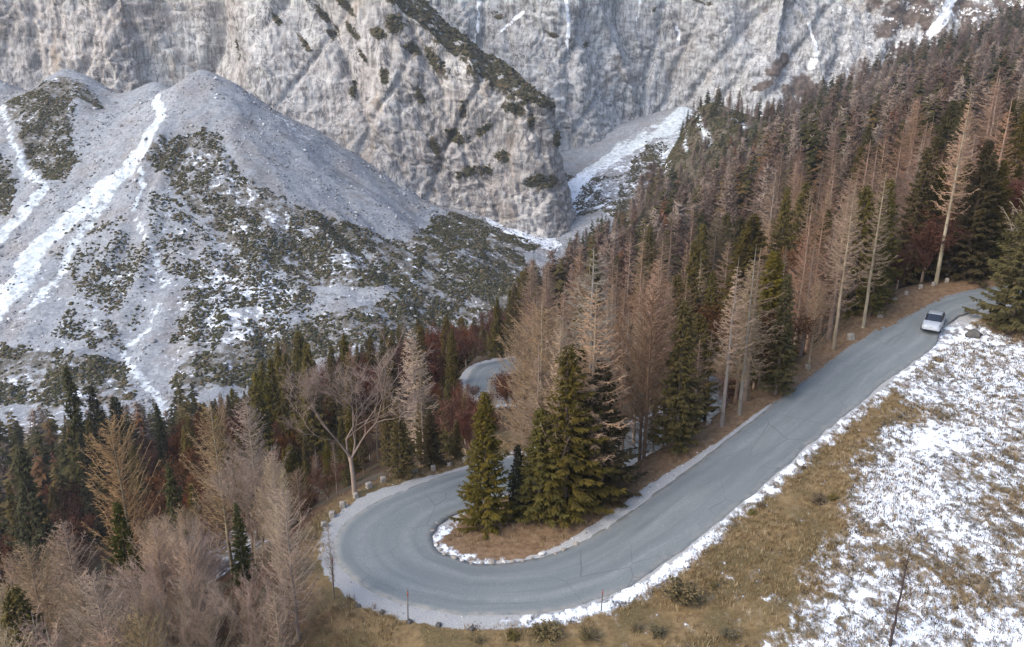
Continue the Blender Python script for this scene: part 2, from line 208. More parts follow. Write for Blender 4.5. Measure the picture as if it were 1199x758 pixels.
WOOD = [
 (0,1,1,10.3,60.9,13.1,1), (0,2,2,5.1,57.7,12.2,0.85), (0,0,1,12.6,63.6,12.2,0.93), (0,1,1,10.2,58.5,13.9,0.87), (0,0,1,8,57,10.6,0.92), (0,2,4,4.2,55.6,12.7,0.92),
 (0,0,4,13,60.7,14,1.03), (0,0,1,8.1,60.3,14.9,0.84), (1,0,3,30,85.3,9.9,1.21), (1,0,0,35.9,86.7,13.5,1.17), (1,0,4,17.6,70.2,11.2,1.25), (1,0,4,26.8,73.3,11.5,1.2),
 (1,0,0,32.7,84.6,12.9,1.38), (1,0,4,17.4,88.5,13.3,1.21), (1,4,2,32.4,97.7,8.1,0.97), (1,4,0,22,69.3,8.2,1.16), (1,0,3,31.4,87.5,13.4,1.13), (1,2,2,34.8,94.5,11,1.36),
 (1,0,0,15.4,96.8,11.7,0.91), (1,0,3,12.1,97.2,14.1,1.1), (1,0,4,42.2,93.4,14.9,1.42), (1,0,0,39.3,90.9,9.9,1.16), (1,0,3,24.3,78.2,12.8,1.37), (1,2,2,13.7,94.7,8.6,1.43),
 (1,4,1,28.2,99.2,8.5,1.13), (1,0,0,31.3,78.9,10.5,1.19), (1,2,2,27.9,87.3,9.8,1.26), (1,2,0,52.1,92.8,12.6,1.41), (1,2,1,27.9,90.1,9,0.96), (1,0,4,19.5,64.8,13.4,1.36),
 (1,4,3,41.6,87.9,5,1.25), (1,0,2,30.7,82.5,15.5,1.03), (1,0,1,28.1,93.9,9.2,1.45), (1,4,3,44.9,89.4,8.3,1.34), (1,0,3,15.5,65.4,11.2,0.96), (1,0,4,15.5,91.4,10.2,1.23),
 (1,0,2,48.6,91.2,10.7,1.42), (1,4,1,11,88.4,7.5,1.4), (1,4,3,26.8,81,7.1,1.22), (1,2,1,37.4,83.8,12.8,1.36), (1,2,3,33.7,91.3,11.5,1.43), (1,4,3,25.8,83.7,5.9,1.23),
 (1,0,0,14.9,87.3,14.1,1.39), (1,0,1,36.8,92,14.3,1.25), (1,2,2,23,72,13,1.23), (1,0,4,20,72.2,9.2,1.12), (1,0,4,16,99.9,14.7,1.14), (1,0,0,12.8,91.9,13.8,1.1),
 (1,4,1,21.7,74.3,5.5,1.11), (1,0,0,27.4,76.8,15.8,0.97), (1,0,1,18.7,94.5,12.6,1.31), (1,2,0,18.6,91.6,13.9,1.28), (1,0,2,30.3,76,15.9,0.95), (1,2,1,30.1,96,11.2,1.27),
 (1,0,0,19.1,98.3,13.4,1.16), (1,0,4,30.7,92.5,13.2,1.29), (1,2,0,34.8,83,13.8,1.43), (1,4,2,34.9,97.1,6.4,1.43), (1,0,4,38.5,86.6,12.9,1.04), (1,0,0,12.5,99.9,9.7,1.39),
 (1,0,3,39.6,93.6,10.4,0.94), (1,2,2,15.8,68.2,13.2,0.98), (1,4,3,24.9,75.4,6.6,1.14), (1,0,2,19.5,67.4,11.5,1.31), (2,0,0,66.6,104.8,18.6,1.32), (2,2,3,34.2,105,17.9,0.99),
 (2,0,4,62,99,12,1.43), (2,0,1,25.9,122.4,15.5,0.95), (2,0,1,38.5,109,16.5,0.99), (2,0,4,16.7,120.9,12.4,1.28), (2,0,1,56,104.5,15.1,1.22), (2,4,2,63,111.4,7.9,1.08),
 (2,2,1,45.1,107.6,10.9,1.19), (2,0,0,49.4,100.2,12.2,1.27), (2,4,0,59.5,92.4,8.3,1.46), (2,0,3,63.4,119,12.4,1.25), (2,0,1,47.2,113.7,19.3,1.42), (2,2,0,30.8,109.7,13.1,1.22),
 (2,2,1,24.1,109.3,16.4,1.04), (2,2,0,72.3,120.2,12.6,1.48), (2,0,1,29.9,114.2,13.7,1.27), (2,0,0,43.5,115.6,15.5,1.06), (2,2,3,35,123.1,15.1,1.48), (2,0,4,37.9,118.5,14.6,1.35),
 (2,0,3,55.7,115.6,15.9,1.46), (2,0,1,35.3,114.2,14,1.14), (2,4,0,22.5,113.4,10.7,1.24), (2,4,3,57.4,109.5,10.6,1.29), (2,0,0,50.5,106.2,16.9,1.47), (2,0,0,55,96.5,18.3,1.1),
 (2,0,4,43.1,124.4,16.7,1.15), (2,4,3,63,105,7.8,1.2), (2,0,3,42.9,100.4,17,1.39), (2,0,3,78.8,123.7,12.8,1.17), (2,0,0,46.7,124.8,12.9,1.34), (2,0,4,21.8,119.7,18,1.47),
 (2,0,0,56.6,121.9,12.3,1.48), (2,2,1,67.7,118.2,17.1,1.14), (2,2,0,66.7,113.4,15.3,1.07), (2,2,2,32.6,116.9,14.2,0.96), (2,2,3,56,90.2,13.3,0.94), (2,0,1,17.6,111.3,18.2,1.14),
 (2,2,1,38.9,103,12.6,1.17), (2,0,3,52.8,110.5,18.5,1.38), (2,0,1,52.4,121.2,18.5,0.95), (2,4,1,66,100.6,8.8,0.98), (2,0,1,38.5,124.9,13.4,1.13), (2,2,2,71,111.6,14.4,0.93),
 (2,0,1,67,109.2,15,1.09), (2,2,2,29.9,103.5,17.4,1.39), (2,2,0,26.1,106.2,12.4,0.98), (2,0,1,73.2,115.9,16,1.12), (2,0,1,77.2,120.4,19.1,1.28), (2,4,1,39.9,98.1,9.1,1.01),
 (2,2,3,21.2,123.8,12.1,0.98), (2,2,1,27.2,118.7,17.7,1.06), (2,0,1,45.7,97.2,12.1,0.93), (2,0,0,15,116.4,16.1,1.23), (2,0,1,65.3,124,16.3,1.29), (2,0,4,59.5,118.6,12.6,1.4),
 (2,0,1,45.3,119.8,17.6,1.11), (2,0,4,49.9,117.6,18.7,1.15), (2,2,2,57.4,100.5,11.1,1.01), (2,0,0,42.4,111.9,13.9,0.95), (2,4,1,70.2,125,9.9,1.23), (2,2,1,39.7,114.5,17.6,1.43),
 (2,0,1,59.9,114.2,18.1,1.36), (2,4,3,74,124.3,10.3,1.39), (2,0,4,18.6,115.3,13.3,1.19), (2,0,3,26.3,114.6,12.2,1.26), (2,0,2,29.8,121.2,19,1.06), (2,0,1,15.7,124.5,12.1,1.14),
 (2,2,3,48.4,109.6,13,1.15), (2,0,1,34.4,110.6,13.9,0.9), (2,0,1,46.8,103.6,19.1,1.47), (2,2,3,60.5,123.1,15,1.37), (2,0,3,52.2,102.6,14.2,1.27), (2,4,3,34.5,101.2,10.9,1.15),
 (2,0,0,68.1,121.8,16.3,1.08), (2,2,1,42.8,104.1,12,1.46), (2,0,3,41,121,19.4,1.44), (2,2,3,51.3,96.4,12.8,1.19), (2,2,0,30.7,124.9,13.6,1.18), (2,0,2,50.5,124.3,15.2,1.01),
 (2,0,2,3.9,88.6,15.9,0.9), (2,2,2,2,84.1,11.3,0.91), (2,2,4,3.9,95.6,13.6,1.02), (2,0,2,14.6,81.3,16.2,1.02), (2,0,0,6.1,100.1,13.6,0.82), (2,0,2,2,77.3,14.9,0.94),
 (2,0,4,3.2,73.1,12.3,1), (2,0,4,1.8,101.9,16.6,0.89), (2,0,2,5.9,92.1,14.8,0.87), (2,0,3,4.6,80.1,14.3,0.88), (2,0,2,9.8,82.6,12.6,0.85), (2,0,0,2.1,68.3,14.1,0.91),
 (2,0,3,10.7,77.6,12.9,0.87), (2,2,0,8.6,97,13.9,0.98), (2,2,3,7.6,75,11.9,0.87), (2,0,4,2.3,91.9,14,0.95), (2,0,4,9.7,102.1,16.4,0.97), (2,0,4,5.5,85.5,16,0.95),
 (2,4,0,7.6,88.5,8.5,0.89), (2,0,0,6.8,71.7,16.3,1.01), (2,4,3,0.3,81.1,8,0.91), (2,2,1,9.6,93.5,13.9,1.05), (3,2,2,74.5,147.9,16.8,1.43), (3,2,0,14.9,151.9,14,1.28),
 (3,2,1,33.6,143.1,14.8,1.39), (3,0,3,43.1,139.1,18.9,1.39), (3,0,1,5.6,140.6,13.9,1.5), (3,0,1,5.6,133.9,15.3,1.49), (3,0,0,2.4,116.3,15.9,0.94), (3,0,1,66.6,144.1,20,1.04),
 (3,2,4,38.1,148.4,14.2,1.4), (3,0,0,73.6,139.7,14.5,1.06), (3,0,4,20.7,144.9,19.1,1), (3,0,3,53,144.4,14,1.23), (3,2,3,36.8,136.6,15.4,1.41), (3,0,3,81.7,130.8,15.8,1.34),
 (3,0,2,62.5,134.4,20.7,1.44), (3,2,1,55.6,137,16.7,1), (3,4,0,69.1,134.8,11.5,1.09), (3,2,0,84.9,135.6,16.9,1.17), (3,0,4,78.4,142.8,20.3,1.34), (3,0,1,91.4,146.9,14.7,0.92),
 (3,0,3,67.2,139.3,16.5,1.02), (3,0,3,4.2,151.9,20,1.48), (3,0,2,45.8,145.5,20.3,1.5), (3,0,3,9.4,143.9,11.1,1.45), (3,0,3,84.2,140.9,16.6,1.27), (3,0,3,72.5,130.8,19.5,1.27),
 (3,0,0,50.4,150.3,20.2,1.17), (3,0,4,77.2,133.9,18,1.22), (3,4,4,71.1,143.5,10.7,1), (3,0,0,9.7,116.8,20.3,1.47), (3,2,1,13.5,135.9,18.8,1.38), (3,2,2,56.1,129.6,12.2,1.24),
 (3,0,2,15,147,14.2,1.49), (3,0,3,6.4,147.2,18.5,1.44), (3,0,1,50.2,138.2,17.4,1.14), (3,2,2,71.1,151.4,15.9,1.39), (3,0,2,81.4,151,13.6,0.92), (3,0,3,59.4,146.4,13.2,0.97),
 (3,0,2,24.8,140.1,16.6,1.12), (3,0,0,62.7,129.6,13.5,1.42), (3,0,3,28.3,147.7,20.3,1.49), (3,0,3,32.4,150.7,18.3,1), (3,4,4,9,121.8,8.1,0.98), (3,0,3,77,128.1,17,1.28),
 (3,2,2,38.7,141.5,17,1.41), (3,0,2,44.8,134.6,19.4,0.93), (3,0,3,17.4,142,19.9,1.05), (3,0,1,49.4,130.7,19,1.12), (3,0,1,36,131.8,18.7,1.21), (3,0,1,10.8,148.6,17.3,1),
 (3,0,2,24.5,128.5,19,0.92), (3,0,0,29.2,129.6,17.3,1.08), (3,2,2,40.8,130.2,14.3,1.18), (3,0,4,90.4,151.6,18.6,1.12), (3,2,3,81.9,145.7,11.9,1.49), (3,4,1,21.1,137.2,10.1,1.12),
 (3,2,2,60.2,141.5,14.9,1.5), (3,2,1,80.5,138.4,14.9,1.35), (3,2,1,19.3,151.2,15.3,1.2), (3,0,3,56.4,150.7,19.9,1.46), (3,2,2,90,141.5,13.8,1.38), (3,2,1,67.1,149.3,16.3,1.15),
 (3,0,4,43,149.2,14.3,1.2), (3,2,3,29.6,140.5,12,1.27), (3,2,2,62.4,151.5,17.4,0.9), (3,2,0,67.7,130.6,18.3,1.41), (3,0,2,2.8,121.8,17.2,0.95), (3,2,4,96.8,151.2,18.9,1.48),
 (3,2,2,86.1,147.7,12.4,1.24), (3,2,4,25,150.7,18.6,1.11), (3,4,3,10.2,139.5,8.2,1.01), (3,2,3,2.7,144.2,13.4,1.16), (4,2,0,-22.7,101.6,8.7,1.03), (4,2,3,-23.7,78.6,9.2,0.83),
 (4,2,2,-13.7,96.3,6.9,0.9), (4,0,3,-17.8,100.1,8.5,0.87), (4,2,0,-10.2,87.4,9.8,0.85), (4,4,2,-7.1,103.5,6.8,0.96), (4,2,3,-21.7,68.4,7.8,1.01), (4,4,1,-26.6,103.3,4.8,1.02),
 (4,2,3,-18.6,94.1,6.6,0.98), (4,4,0,-27.8,61.7,4,0.97), (4,4,0,-24.5,74.3,5.8,1.03), (4,2,3,-26.5,83.9,8.9,1.03), (4,0,3,-9.6,82,12.1,0.84), (4,2,0,-23.5,96.7,7.2,1.05),
 (4,2,4,-23.9,86.9,6.3,0.81), (4,2,1,-28.3,88.8,8.7,0.97), (4,2,1,-11.5,101.3,9.3,1.02), (4,0,2,-24,92.4,6.7,0.98), (4,4,4,-20.3,81.8,4.6,0.98), (4,4,4,-6.8,99.1,6,0.86),
 (4,4,2,-5,81.8,6.7,0.89), (4,2,4,-8.9,95.9,6.7,0.92), (4,2,2,-19.1,65.3,8.8,1.02), (4,2,1,-26.1,58.3,7.6,0.93), (4,2,1,-5.4,88.2,6.2,0.84), (4,2,2,-20,90.8,5.5,0.89),
 (4,2,0,-14.9,91.4,9.7,0.91), (4,4,4,-4.4,72,6.8,0.96), (4,2,1,-6.4,77,9.1,0.97), (4,0,3,-20.3,86.3,7.2,0.84), (4,4,2,-19.5,103.6,7.1,0.82), (4,2,1,-27,80.6,6.9,1.05),
 (4,4,0,-13.8,103.7,3.5,0.89), (4,4,4,-3.5,67.8,5,0.83), (4,4,1,-2.8,75.2,4.6,1.01), (4,2,3,-28.4,92.1,7,0.86), (4,4,1,-20.3,72.9,3.6,1), (4,2,3,-27.1,99.6,8.6,0.89),
 (4,2,4,-20.7,98.5,10.4,0.86), (4,4,0,-17.7,61.4,4.6,0.92), (4,4,3,-29.8,84.3,3.7,1), (4,4,1,-29.8,59,6.7,0.92), (4,4,2,-24.3,70.8,3.7,0.95), (5,2,0,-36.9,171.5,18.2,0.93),
 (5,4,1,-12.7,120.9,9.5,0.8), (5,4,1,-42.2,149.3,12.6,0.99), (5,4,3,-58.2,154.9,12.1,0.9), (5,2,4,-35.4,152.7,15,0.88), (5,2,0,-39.2,116.9,17.9,0.94), (5,4,4,-12,169.4,11.3,0.98),
 (5,2,2,-62.5,164.3,11.9,0.92), (5,4,1,-41.2,182.4,12.1,0.93), (5,2,3,-8.3,111.2,10.8,0.89), (5,2,4,-23.9,168.7,16.1,0.94), (5,2,4,-49.5,125.6,15,0.83), (5,4,1,-16.3,155.5,13.3,1.02),
 (5,4,1,-13.9,115.8,11.4,0.89), (5,2,1,-18.8,117.4,17.9,1.03), (5,2,3,3.1,166.7,14.7,1.05), (5,2,0,-18.7,165,13.6,0.87), (5,4,3,-37.5,161.5,8.9,0.92), (5,2,2,-44,175,15,0.87),
 (5,2,1,-39.9,134.9,18.3,1.04), (5,4,0,-13.2,158.9,9.2,0.99), (5,4,3,-61.5,142.7,11.3,0.86), (5,4,4,-68.9,182,10.3,0.85), (5,2,1,-28.5,109.9,21.2,0.96), (5,0,2,-66.6,176.9,14.2,0.99),
 (5,2,4,-47.3,148.8,19.1,0.83), (5,2,2,2.3,176.6,17.8,1.03), (5,4,0,-71.1,120.2,12.2,0.89), (5,4,3,-31.7,123.1,9.5,0.86), (5,4,3,-67.7,105.4,12.4,1.05), (5,4,3,-50.4,175.7,11.4,1.01),
 (5,4,0,-15.2,180.1,11.4,0.88), (5,4,2,-23.8,123.4,11.7,0.94), (5,4,1,-45.3,132.1,11.5,0.89), (5,4,1,-2.6,174.5,10.7,1.04), (5,2,4,-40.5,154.6,19.4,0.97), (5,4,2,-18,174.8,10.9,0.99),
 (5,2,0,-63.5,180,12.1,1.04), (5,4,4,-30.7,154,11.4,0.84), (5,4,3,-46.8,154.5,9.9,0.93), (5,4,0,-74,178.2,9.2,0.99), (5,2,3,-51.6,131.1,13,0.99), (5,2,3,-13.4,164.9,14.2,0.8),
 (5,2,0,-55.2,150.8,12.6,1.05), (5,0,2,-23.7,153.5,13.4,1.01), (5,2,4,-16.6,107.5,16.5,0.86), (5,4,4,-73.9,140.2,12.1,0.9), (5,4,1,-14.4,143.5,10.2,0.98), (5,4,3,-29.4,183.3,10.6,1.03),
 (5,2,3,-15.9,136.1,15.7,0.86), (5,2,3,-28.2,133.6,18.6,0.8), (5,4,2,-68.4,165.5,11.2,0.89), (5,0,2,-44.8,118.7,18.1,0.86), (5,4,2,-25.3,139.3,8.9,0.95), (5,4,2,-65.1,158.8,11.9,1.02),
 (5,2,3,-32.2,179.4,16,0.97), (5,4,2,-47.3,136.4,10.7,0.91), (5,4,0,-18.4,131.4,11.1,0.83), (5,0,1,-60.9,151.2,11.3,1), (5,2,2,-34.3,119.4,20.4,0.9), (5,2,0,-56.5,134.5,14.6,0.9),
 (5,2,4,0.5,158.3,15.7,0.93), (5,4,0,-40.8,164.6,11,1.05), (5,4,3,-18.7,140.5,10.7,0.92), (5,4,4,-30.8,144.3,13.4,0.88), (5,2,4,-35.7,109.1,20.5,0.87), (5,4,0,-53.6,138,10.3,1.02),
 (5,2,3,-68.3,110.4,14.6,0.99), (5,2,2,-50.3,157.1,17.5,0.97), (5,4,0,-74.2,113.9,10.6,0.93), (5,2,1,-12.2,149.1,12.2,0.89), (5,2,1,-10.6,128.6,14.3,0.98), (5,0,1,-21.1,158.2,12.9,1.03),
 (5,4,0,-46.6,108,11.5,0.87), (5,4,4,-48.8,180.4,13.6,0.81), (5,2,2,-57.6,163.9,10.5,0.89), (5,0,0,-47.1,165,23.1,1.05), (5,2,3,-42.6,144.3,21.3,1), (5,4,1,-72.3,100.8,9.2,1.05),
 (5,4,4,-17.6,125.5,11.8,0.84), (5,4,4,-74.1,151.8,10,0.93), (5,0,2,-23.2,114.1,18.2,0.83), (5,2,1,-73.3,184.3,10.2,0.85), (5,4,4,-40.1,105,11.2,0.91), (5,0,2,-71.7,107.2,20.5,0.85),
 (5,2,4,-33.8,102.5,19,1.02), (5,2,3,-44.1,113.6,18.5,0.93), (5,2,0,-70,160.9,10.6,0.99), (5,2,1,-55.6,176.2,15.6,1.05), (5,0,3,-49.6,170.2,22.5,0.92), (5,2,4,-55.9,170,14,0.89),
 (5,2,0,-52.5,143.2,15.1,0.81), (5,2,2,-37.9,141.6,22,0.97), (5,2,0,-42.1,109.7,16.7,0.96), (5,2,2,-62.6,173.8,15.1,0.93), (5,4,4,-33.3,167.2,12.2,1.05), (5,2,4,-27.1,179.6,16.2,0.86),
 (5,2,4,-64.9,153.7,13.2,0.88), (5,2,4,-30,163.8,15.9,1.03), (5,4,3,-37.1,180.3,11.4,1.01), (5,2,4,-39.6,129,19.7,1), (5,4,1,-11.7,177,10.2,0.95), (5,4,0,-21.4,178,11.3,1.04),
 (5,2,4,-57,143,15.2,0.95), (5,2,3,-30.2,117.2,20.7,0.82), (5,2,0,-25.6,143.6,16,0.96), (5,4,4,-65.6,169.3,12.9,0.83), (5,4,3,-21.2,147,12.5,0.88), (5,2,2,-21,184.3,15.1,0.9),
 (5,4,2,2.2,183.7,10,0.97), (5,4,0,-63.5,102.5,11.8,0.96), (5,4,4,-45.3,184.2,10.4,0.8), (5,4,1,-45.2,123.7,12.9,0.98), (5,0,1,-43.7,161.3,18.4,1.04), (5,4,3,-36.8,148.5,11.3,0.96),
 (5,4,0,-25.6,158.6,13.4,0.94), (5,2,3,-22.6,109.4,15.3,1.03), (5,4,2,-62.3,123.4,10.2,0.81), (5,2,1,-0.4,170.6,14.7,0.94), (5,4,1,-31.2,172.9,11.2,0.83), (5,0,0,-71.9,170.6,13.6,1.04),
 (5,2,0,-55.4,183.7,18.3,0.96), (5,2,1,-35.3,138.1,16.9,0.84), (5,4,4,-3.3,182.3,12.7,0.88), (5,4,1,-43.1,138.3,9.7,0.9), (5,4,1,-21.8,127.2,11.4,0.93), (5,4,1,-35.2,157.1,13.7,0.86),
 (5,4,4,-26,173.2,10.7,0.94), (5,4,0,-49.7,101.1,10.6,0.85), (5,4,0,-7.3,125.3,6.6,1.04), (5,4,4,-69.5,153.7,11,0.93), (5,4,1,-18,112.3,9.7,1.03), (5,2,4,-60,159.2,9.9,0.86),
 (5,4,2,-35.4,133.7,9.9,0.92), (5,2,2,-36.7,175.9,17,0.89), (5,2,1,-28.9,126.5,17.7,0.92), (5,4,4,-54.9,160.1,11.6,1.04), (5,2,2,-24.7,163.4,14.6,0.94), (5,4,0,-54.1,108.7,9.1,0.85),
 (5,2,1,-67.6,100,19.5,0.84), (5,4,3,-29.3,168.9,9.9,0.86), (5,4,2,-44.7,103.6,12.9,0.95), (5,2,2,-11.6,184.2,13.4,1.05), (5,4,4,-33.6,129.3,11.5,0.92), (5,2,2,-2.4,131.2,10.9,0.8),
 (5,4,1,-35.2,114.2,9.9,0.96), (5,4,3,-64,184.4,11.6,0.92), (5,2,1,-25.8,118.6,15.2,0.93), (5,2,4,-9.1,116.2,8.7,0.89), (5,4,1,-34.3,184.6,9.3,0.8), (5,4,3,-11.3,136.5,9.1,1),
 (5,4,0,-23.4,133.8,11.5,1.04), (5,4,4,-72.2,146.6,10.6,0.91), (5,2,3,-55,128.3,14.5,0.93), (5,2,0,-29.3,149.7,15,0.82), (5,2,0,-47.1,140.9,15.3,1.02), (5,2,1,-53.3,166.6,18.2,0.82),
 (5,2,4,-49.2,114.8,15.8,0.95), (5,2,1,-43.9,168.4,17,1.02), (5,0,3,-59.2,180.5,17,0.85), (5,4,0,-38.5,121.7,11.9,0.84), (5,2,1,-68.8,124.4,21.8,0.92), (5,4,1,-63.8,147.1,10.2,0.89),
 (5,4,3,-12,154,11.3,0.93), (5,4,1,-74.4,123.8,11.6,0.83), (5,4,3,-13.5,132.2,12.8,0.87), (5,4,1,-30.7,158.6,12.1,0.94), (5,2,0,-50.3,185,22.5,0.94), (5,4,2,-30.7,138.6,13.5,0.92),
 (5,4,0,-17.3,149.8,8.9,0.81), (5,4,3,-59,139,13,0.98), (5,0,3,-18.1,170.4,13.2,1), (5,2,4,-43.8,127.9,15.1,1.05), (5,4,3,-49,120.2,9,0.96), (5,4,1,-31.9,106.9,10.1,0.91),
 (5,4,0,-50.8,162.7,10.9,0.83), (5,2,0,2.8,162.1,18,1.03), (5,4,1,-68.9,137.1,8.9,0.9), (5,2,1,-58.2,116.3,16.6,0.95), (5,0,0,-64.1,127.4,17.9,0.91), (5,2,1,-12.8,111.3,16.1,0.96),
 (5,0,2,-10.8,140.8,11.4,0.81), (5,4,3,-92.1,174.7,8.9,0.81), (5,2,4,-49.7,216.3,12.7,0.85), (5,2,0,-35.4,192.7,12.5,1), (5,2,0,-64,232.5,10.7,0.88), (5,2,2,-126.7,183.8,12.1,0.88),
 (5,2,3,-137.5,194.8,14.7,0.92), (5,4,4,-111.6,205.8,5.7,0.93), (5,4,0,-127.1,176.6,6.9,0.9), (5,2,4,-15.9,206.1,13.9,0.87), (5,4,4,-23.4,228.4,7.3,0.8), (5,2,4,-98,210.9,6.7,0.92),
 (5,2,4,-41.3,206.1,12.3,1.02), (5,2,1,-15.6,231.7,9.8,0.98), (5,4,2,-12,196.8,8,1.03), (5,2,0,-77.9,195.8,8.2,0.89), (5,2,1,-93.4,220.1,7.7,0.87), (5,2,2,-10.8,226.3,12.2,0.86),
 (5,2,0,-60.1,198.2,14.3,0.84), (5,4,3,-86.8,223.9,6.6,0.98), (5,2,3,-108,180.7,13.2,0.93), (5,2,1,-53.7,232.8,9.3,0.93), (5,2,2,-5.6,217.5,10.1,0.96), (5,4,0,-25.5,213.6,7.2,0.94),
 (5,4,4,-67,222.8,7.7,0.88), (5,2,0,-95.3,228.2,5.2,0.93), (5,2,3,-40.9,197.5,9.3,1.04), (5,2,4,-39,223.7,9.5,0.93), (5,2,0,-122.2,210.1,13.3,0.8), (5,4,1,-0,201.5,8.4,1.02),
 (5,2,3,-54.5,202.7,13.6,0.97), (5,2,4,-59.6,209.5,10.4,0.88), (5,2,1,-112.7,186.7,9.6,0.92), (5,2,3,-12.6,217.5,7.5,1.05), (5,2,0,-101.3,217.8,6.9,1.02), (5,2,3,-48,209,11.5,0.95),
 (5,2,3,-23.5,191.2,9.7,0.82), (5,2,3,-102.5,197.9,9.9,0.88), (5,2,3,-34.5,233,9.7,0.96), (5,2,1,-72.4,233.2,11.4,0.93), (5,4,2,-106.2,190.4,8.1,0.8), (5,2,3,-97.5,184.7,9.5,1.04),
 (5,2,3,-68.3,200.3,10.1,0.85), (5,2,3,-81.5,212.8,10.1,0.83), (5,2,0,-130.2,201.9,15,0.89), (5,2,1,-61.7,191.2,8.2,0.98), (5,2,2,-78.2,224,9,0.92), (5,4,3,-29.5,203.5,8.1,0.92),
 (5,4,0,-1.3,194.3,8.3,1.05), (5,4,0,-120.5,193,5.5,1.01), (5,0,1,-46,230.9,15,0.87), (5,4,3,-65.4,213.9,7,0.93), (5,2,4,-108.9,171.1,11.3,0.86), (5,2,2,-58.8,225.9,10.1,1.04),
 (5,2,2,-82.6,190.5,8.9,1.03), (5,2,0,-8.3,233.2,9.4,0.95), (5,0,1,-21.2,221.7,13,0.97), (5,2,4,-78.7,205.2,11.8,0.89), (5,4,0,-129.4,190.7,6.4,1.05), (5,4,0,-70.7,207.9,8.5,0.83),
 (5,4,4,-81,170.8,7.8,0.95), (5,2,4,-32,224.7,9.2,0.99), (5,2,1,-7.8,209.2,12.3,0.98), (5,2,3,-34.1,213.6,13.2,0.98), (5,2,1,-91.3,194.3,10.5,0.82), (5,2,2,-118.9,179.7,13.8,0.87),
 (5,0,4,-120.7,200.5,15.4,0.97), (5,0,3,-19.6,197.2,10.4,0.87), (5,4,3,-110.6,214.6,6.8,0.94), (5,2,2,-81,235,9.1,0.84), (5,2,2,-0.1,224.6,6.4,1.03), (5,2,1,-102.4,176.1,14.9,0.89),
 (5,4,0,-113,196.5,7.6,0.8), (5,4,0,-28.6,195.9,7.7,0.88), (5,2,4,-49.2,224.2,14,0.9), (5,2,0,-104.2,204.7,13.5,1.01), (5,2,2,-84.3,177.5,9.4,0.93), (5,2,3,-73.4,216.6,9.6,0.86),
 (5,2,1,-90.5,185.3,14,0.82), (5,4,4,-116.9,170.2,5.8,0.95), (5,2,2,-94.6,200.6,11.4,0.89), (5,0,4,-69,192.5,10.5,0.83), (5,2,0,-50.4,196,11,1.04), (5,2,4,-58.2,216.8,13.1,1.03),
 (5,4,1,-87.6,202.2,5.7,1), (5,4,1,-89,212.5,7.7,0.97), (5,2,1,-0.3,233.9,10.8,0.82), (5,2,2,-134.3,184,11.2,1.04), (5,2,2,-41.1,217,15.2,0.91), (5,2,2,-88.3,231.4,5.4,1.01),
 (5,2,4,-0.1,211,13.2,0.97), (5,0,4,-44.7,191.4,16.1,0.82), (5,4,2,-54,82.6,7.6,0.86), (5,2,1,-78.5,110.4,14.2,0.9), (5,2,0,-79.6,103.8,13.3,1), (5,2,1,-62.4,82.3,12.9,0.98),
 (5,4,0,-42.1,85.7,8.7,0.97), (5,4,2,-36.8,84.5,7.6,0.97), (5,4,3,-60,97.7,6.7,1.03), (5,2,1,-69.5,91.1,14.4,0.84), (5,4,4,-73.9,96,8.8,0.83), (5,1,0,-88.9,123.1,11.7,0.85),
 (5,2,0,-83.5,125,12.6,1), (5,2,3,-78.7,117.4,11.3,0.86), (5,4,4,-45.8,92.8,6.3,0.96), (5,2,4,-85.9,117.9,11.9,0.82), (5,2,1,-63.9,93.9,12.3,0.94), (5,2,2,-39,90.7,10.2,0.88),
 (5,4,0,-83.8,112.2,8.9,1.02), (5,2,1,-33.8,94,14.2,0.81), (5,4,1,-41.7,98.9,8.3,0.94), (5,4,0,-68,85.6,8.1,0.96), (5,2,2,-63.9,88.5,11,0.82), (5,2,3,-58.9,92.8,14.6,0.94),
 (5,2,3,-94,124.1,13.5,1.01), (6,3,0,-15.2,34,8,0.76), (6,1,0,-34.7,41.6,12.7,0.71), (6,1,1,-41.3,54.6,13.7,0.82), (6,1,1,-26.8,43.2,9.3,0.89), (6,1,1,-40.5,63.4,11,0.82),
 (6,1,1,-28.1,46.2,10.8,0.95), (6,1,2,-38.9,50.3,11.6,0.9), (6,1,3,-12.1,36,9.4,0.75), (6,1,2,-31.7,41.8,12.1,0.77), (6,1,1,-43.9,67.2,9.4,0.91), (6,1,4,-43.3,52.6,14.4,0.84),
 (6,1,1,-15.9,55.3,5.2,0.94), (6,1,3,-37.2,53,14.4,0.77), (6,1,1,-41.5,59.2,10.7,0.88), (6,1,3,-44.5,70.7,13.5,0.81), (6,1,0,-17.1,52.4,5.5,0.9), (6,1,3,-36.2,50.2,14.8,0.85),
 (6,1,1,-26.3,35.7,13.8,0.9), (6,1,4,-33.2,49.3,11.8,0.83), (6,1,1,-36.8,58.7,12.8,0.87), (6,1,1,-37.1,55.9,12.1,0.72), (6,1,0,-26.7,39,12.9,0.87), (6,1,3,-23,47,9.9,0.77),
 (6,2,2,-34.8,45.8,13,0.82), (6,1,2,-39.9,47.4,13.5,0.85), (6,1,4,-22.8,34.1,14.3,0.91), (6,3,1,-19.4,36.9,6.6,0.72), (6,1,2,-29.2,37.7,12.4,0.94), (6,1,1,-44.5,57.4,13.8,0.72),
 (6,1,0,-30.5,44.4,12.2,0.77), (6,1,1,-36.8,47.6,9.8,0.7), (6,1,0,-44.1,63.3,9.5,0.92), (6,1,0,-41.7,49.8,11.1,0.81), (6,3,0,-33.8,54.3,9.5,0.77), (6,1,1,-32.9,66.7,9.3,0.9),
